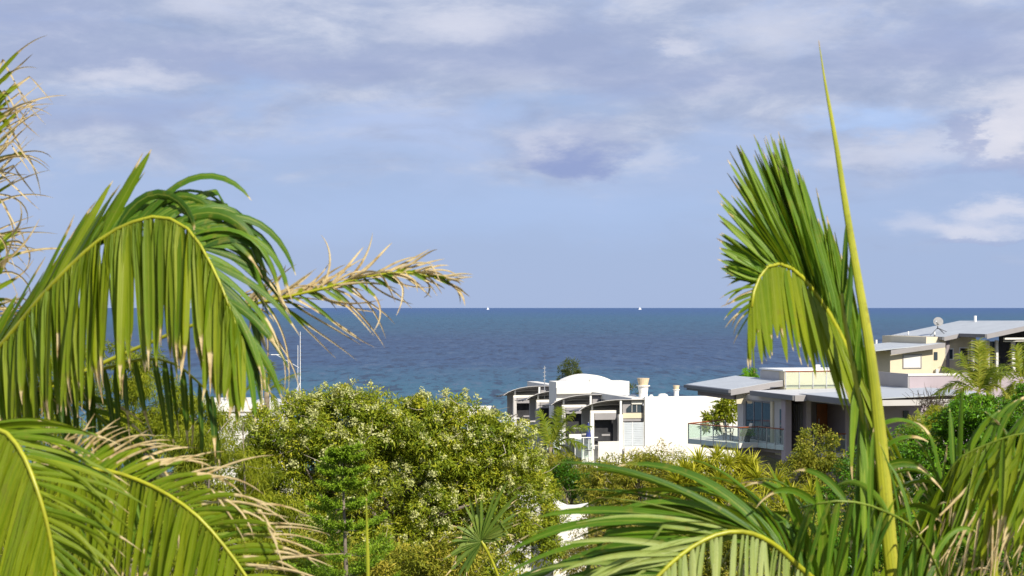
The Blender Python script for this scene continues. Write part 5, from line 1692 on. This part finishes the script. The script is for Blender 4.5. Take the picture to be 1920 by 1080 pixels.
def bare_shrub():
    rng = np.random.default_rng(91)
    Y = 88.0
    c = P(1748, 752, Y)
    zb = float(terr(c.x, Y))
    root = empty('bare_purple_shrub', (c.x, Y, zb), 0, 'leafless purple-grey twiggy shrub against the lilac wall', 'shrub')
    m = MB()
    h = c.z - zb
    m.tube([(0, 0, -0.1), (0.05, 0, h * 0.6), (0, 0, h)], [0.08, 0.06, 0.03], 6)
    m.done('trunk', 'bark', root)
    t = MB()
    for i in range(240):
        d = nrm(rng.normal(size=3) * np.array([1.1, 0.8, 0.8]) + np.array([0, -0.1, 0.55]))
        L = rng.uniform(0.4, 1.0)
        a = np.array([rng.normal() * 0.35, rng.normal() * 0.3, h - 0.35 + rng.normal() * 0.3])
        k = a + d * L * 0.5 + rng.normal(size=3) * 0.07
        e = k + nrm(d + rng.normal(size=3) * 0.4) * L * 0.5
        t.tube([tuple(a), tuple(k), tuple(e)], [0.014, 0.010, 0.004], 4, cap=False)
    t.done('twigs', 'lf_purple', root)['kind'] = 'stuff'


def potted_plant():
    rng = np.random.default_rng(95)
    root = empty('potted_plant', POT_AT, 0, 'small leafy plant in a dark pot by the glass balustrade', 'plant')
    MB().lathe(0, 0, [(0.14, 0.0), (0.19, 0.30), (0.20, 0.32), (0.17, 0.32), (0.16, 0.27)], 14).done('pot', 'darkmetal', root)
    d = dirs(rng, 170)
    d[:, 2] = np.abs(d[:, 2])
    p = np.array([0, 0, 0.30]) + d * rng.uniform(0.05, 0.36, 170)[:, None] + np.array(root.location)
    leaf_obj('foliage', [leaves(rng, p, d, 0.20, 0.06, -0.2, 0.9, 0.4, rng.normal(0.6, 0.2, 170), 0.4)], 'lf_green', root, root.location)


def ground_cover():
    """Uncountable low growth over the slope between the trees."""
    rng = np.random.default_rng(99)
    n = 60000
    Y = rng.uniform(30, 150, n)
    X = rng.uniform(-0.34, 0.34, n) * Y
    hh = 0.9 + 0.7 * np.sin(X * 0.9 + 1.1 * np.sin(Y * 0.5)) * np.sin(Y * 0.7 + X * 0.35)
    Z = terr(X, Y) + rng.uniform(0.0, 1, n) ** 0.6 * np.clip(hh, 0.15, 1.6)
    pts = np.stack([X, Y, Z], -1)
    keep = np.ones(n, bool)
    out = dirs(rng, n)
    out[:, 2] = np.abs(out[:, 2])
    v = 0.45 + 0.25 * np.sin(X * 0.7) * np.cos(Y * 0.5) + rng.normal(size=n) * 0.18
    V, T, var = leaves(rng, pts[keep], out[keep], 0.30, 0.11, 0.0, 0.7, 0.4, v[keep], 0.7)
    o = link('ground_cover', np_mesh('ground_cover', V, T, {'var': ('FACE', var)}), 'lf_mid')
    tag(o, 'low mixed green ground cover over the slope between trees and houses', 'ground cover', kind='stuff')


tree('flowering_tree', 'large rounded tree full of cream blossom in the middle foreground', 'tree', 50,
     [(640, 813, 110, 80), (560, 893, 120, 110), (770, 813, 120, 75), (870, 853, 110, 90), (740, 933, 180, 130), (930, 913, 110, 110), (620, 1013, 160, 110), (820, 1023, 170, 110), (985, 963, 70, 90, 4), (505, 873, 60, 60), (1000, 1023, 50, 40, 4), (560, 813, 90, 60), (700, 803, 100, 70), (620, 773, 60, 45), (830, 783, 70, 45), (940, 853, 70, 60), (740, 863, 160, 90, 1.5)],
     'lf_olive', 101, 1150, 0.29, 190, 0.12, 0.036, foot=760, blossom=330, r0=0.20, nl=30, twigs=260, droop=0.25)
norfolk_pine()
sea_pine()
G1 = 'narrow-leaved trees left of the flowering tree'
tree('narrow_leaved_tree', 'yellow-green weeping narrow-leaved tree between left palm and flowering tree', 'tree', 46,
     [(430, 880, 85, 90), (370, 830, 60, 60), (470, 960, 80, 90), (400, 1010, 120, 80), (510, 1020, 70, 70)], 'lf_willow', 102, 200, 0.26, 150, 0.19, 0.020, blossom=0, group=G1, r0=0.12, nl=18, twigs=70, droop=0.9, varb=0.42)
tree('narrow_leaved_tree', 'yellow-green weeping tree seen through the arching frond at far left', 'tree', 60,
     [(190, 690, 110, 55), (70, 720, 90, 60), (280, 760, 90, 60), (150, 800, 160, 70), (350, 790, 70, 60), (300, 840, 110, 70), (400, 800, 50, 40)], 'lf_willow', 103, 280, 0.30, 150, 0.22, 0.026, group=G1, r0=0.14, nl=14, twigs=40, droop=0.8, varb=0.4)
tree('understorey_shrub', 'leafy yellow-green shrub under the flowering tree by the thin spear', 'shrub', 42, [(600, 1050, 90, 50), (740, 1060, 100, 45), (850, 1050, 70, 50)], 'lf_mid', 105, 150, 0.22, 120, 0.12, 0.035, r0=0.06, nl=8, twigs=60, varb=0.55)
tree('narrow_leaved_tree', 'low narrow-leaved thicket under the browned frond at bottom left', 'tree', 40,
     [(300, 1000, 160, 80), (150, 960, 130, 90), (60, 1040, 120, 60), (560, 1060, 70, 40)], 'lf_willow', 104, 180, 0.25, 130, 0.19, 0.022, group=G1, r0=0.08, nl=12, twigs=30, droop=0.7, varb=0.3)
G2 = 'shrubs on the slope below the houses'
tree('slope_shrub', 'tall olive shrub right below the white party wall', 'shrub', 82, [(1180, 895, 70, 50), (1240, 880, 60, 40), (1140, 920, 60, 40), (1230, 920, 90, 50)], 'lf_mid', 111, 150, 0.28, 110, 0.17, 0.040, group=G2, r0=0.07, nl=12, twigs=40, varb=0.55)
tree('slope_shrub', 'thin twiggy shrub standing against the bright white party wall', 'shrub', 90, [(1235, 850, 34, 26), (1212, 862, 26, 18), (1180, 868, 26, 16)], 'lf_dry', 112, 34, 0.22, 26, 0.15, 0.04, group=G2, r0=0.05, nl=22, twigs=120, varb=0.6)
tree('slope_shrub', 'russet-olive shrub right of the curved white wall', 'shrub', 58, [(1150, 985, 80, 34), (1130, 1020, 50, 30), (1210, 1000, 70, 40), (1130, 1050, 110, 40)], 'lf_dry', 113, 130, 0.24, 110, 0.12, 0.034, group=G2, r0=0.06, nl=12, twigs=50, varb=0.5)
tree('slope_shrub', 'dark rounded shrub left of the tall olive shrub', 'shrub', 84, [(1090, 915, 26, 24), (1060, 900, 26, 34)], 'lf_green', 114, 46, 0.24, 110, 0.13, 0.045, group=G2, r0=0.05, nl=6, varb=0.12)
tree('slope_shrub', 'olive shrub below the left end of the white terraces', 'shrub', 96, [(1060, 880, 40, 34), (1105, 890, 36, 26), (1030, 900, 30, 40)], 'lf_mid', 115, 70, 0.28, 100, 0.18, 0.040, group=G2, r0=0.06, nl=8, twigs=26, varb=0.5)
tree('slope_shrub', 'rounded olive shrub under the grey house entrance', 'shrub', 84, [(1530, 850, 40, 50), (1500, 890, 44, 40), (1560, 900, 50, 40)], 'lf_mid', 116, 110, 0.28, 120, 0.13, 0.050, group=G2, r0=0.06, nl=8, varb=0.4)
tree('slope_shrub', 'deep green shrub behind the tall spear leaf', 'shrub', 70, [(1640, 880, 60, 60), (1700, 850, 50, 50), (1600, 960, 90, 60), (1690, 950, 90, 70)], 'lf_green', 117, 170, 0.30, 110, 0.12, 0.055, group=G2, r0=0.07, nl=10, varb=0.4)
tree('slope_shrub', 'leafy green bank behind the sweeping bottom frond', 'shrub', 52, [(1300, 1020, 130, 50), (1420, 1010, 110, 60), (1540, 1030, 110, 60), (1240, 1070, 120, 40)], 'lf_mid', 118, 200, 0.26, 110, 0.13, 0.045, group=G2, r0=0.07, nl=10, twigs=30, varb=0.45)
tree('slope_shrub', 'dark green bank behind the corner palm at bottom right', 'shrub', 46, [(1720, 1020, 130, 70), (1860, 1000, 130, 90), (1640, 1050, 100, 50)], 'lf_green', 119, 180, 0.26, 110, 0.12, 0.050, group=G2, r0=0.07, nl=10, varb=0.35)
tree('balcony_tree', 'small leafy tree between the white wall and the glass balcony', 'tree', 126, [(1366, 766, 24, 30), (1350, 782, 24, 20), (1334, 794, 18, 16)], 'lf_willow', 121, 46, 0.30, 60, 0.30, 0.10, foot=1372, r0=0.07, nl=12, varb=0.5)
tree('broadleaf_tree', 'dense bright green tree at the right edge below the hilltop house', 'tree', 66, [(1850, 800, 90, 62), (1790, 830, 70, 60), (1900, 850, 80, 80), (1760, 870, 70, 60), (1850, 900, 130, 80), (1930, 790, 60, 60)],
     'lf_green', 122, 330, 0.28, 170, 0.13, 0.065, foot=1840, r0=0.16, nl=16, varb=0.55)
tree('yellowing_shrub', 'yellow-green feathery shrub beside the lilac wall', 'shrub', 74, [(1740, 815, 44, 34), (1720, 840, 36, 30), (1770, 790, 34, 24)], 'lf_willow', 123, 80, 0.26, 120, 0.20, 0.026, r0=0.06, nl=8, twigs=30, varb=0.55)
bare_shrub()
G3 = 'spiky yellow shrubs below the glass balcony'
strap_shrub('spiky_shrub', 'spiky yellow strap-leaved shrub below the glass balcony', 80, [(1300, 895, 0), (1330, 880, 1), (1365, 873, 0), (1350, 905, -1), (1390, 885, 1), (1420, 900, 0), (1318, 918, -1), (1380, 918, -1), (1290, 920, 0), (1400, 930, -1), (1270, 905, 0), (1345, 935, -1.5), (1310, 870, 1), (1345, 862, 2), (1385, 865, 1), (1285, 885, 0.5), (1410, 880, 1)], 'lf_strap', 131, 0.95, 150, G3, 0.085)
strap_shrub('spiky_shrub', 'spiky yellow strap-leaved shrub in front of the dark fin walls', 74, [(1455, 905, 0), (1485, 925, 0), (1440, 930, 0), (1500, 950, -1), (1465, 955, -1), (1520, 930, 1), (1430, 955, -1)], 'lf_strap', 132, 0.9, 130, G3, 0.08)
G4 = 'palms among the houses'
far_palm('feather_palm', 'feather palm with curved fronds before the white curved awnings', 1032, 838, 97, [(1108, 800, 16, -0.5), (1095, 838, 14, -0.5), (1075, 775, 12, 0), (1012, 772, 10, 0), (1000, 800, 10, 0), (1085, 870, 16, 0), (1050, 765, 4, 0.4), (1000, 860, 14, 0.5), (1060, 880, 12, -0.3)], 141, group=G4, Ll=0.5, lw=0.07)
far_palm('feather_palm', 'larger feather palm standing before the hilltop house verandah', 1835, 735, 80, [(1770, 690, 10, 0), (1755, 740, 20, 0), (1780, 780, 30, -0.4), (1860, 690, 6, 0), (1890, 700, 14, 0), (1905, 760, 24, 0), (1870, 790, 26, -0.5), (1820, 800, 24, -0.6), (1850, 655, 2, 0.4), (1800, 665, 4, 0.3), (1835, 640, 2, 0)], 142, group=G4, Ll=0.55, lw=0.05, nl=44)
far_palm('feather_palm', 'feather palm cut by the right edge of the picture', 1915, 715, 84, [(1870, 690, 14, 0), (1850, 735, 24, 0), (1880, 775, 24, 0), (1960, 690, 12, 0), (1950, 760, 24, 0), (1905, 650, 4, 0), (1900, 790, 24, -0.6), (1935, 640, 4, 0)], 143, group=G4, Ll=0.55, lw=0.05, nl=44)
far_palm('feather_palm', 'low yellow-green feather palm by the lilac wall corner', 1745, 830, 72, [(1700, 800, 18, 0), (1680, 840, 26, 0), (1720, 770, 8, 0), (1780, 790, 14, 0), (1790, 835, 20, 0), (1705, 880, 24, -0.4), (1760, 880, 20, -0.4)], 144, group=G4, Ll=0.40, lw=0.035, nl=40)
far_palm('feather_palm', 'small bright palm top peeking over the grey metal roof', 1405, 722, 128, [(1388, 705, 6, 0), (1420, 704, 6, 0), (1397, 692, 3, 0), (1413, 692, 3, 0), (1380, 716, 8, 0), (1430, 716, 8, 0)], 145, 'lf_green', 0.45, 0.07, group=G4)
far_palm('feather_palm', 'dead-topped palm stem behind the left palm frond tips', 500, 735, 70, [(560, 700, 6, 0), (540, 735, 14, 0), (470, 700, 10, 0), (450, 740, 16, 0), (510, 680, 4, 0), (520, 770, 12, 0)], 146, group=G4, Ll=0.30, lw=0.03)
potted_plant()
ground_cover()
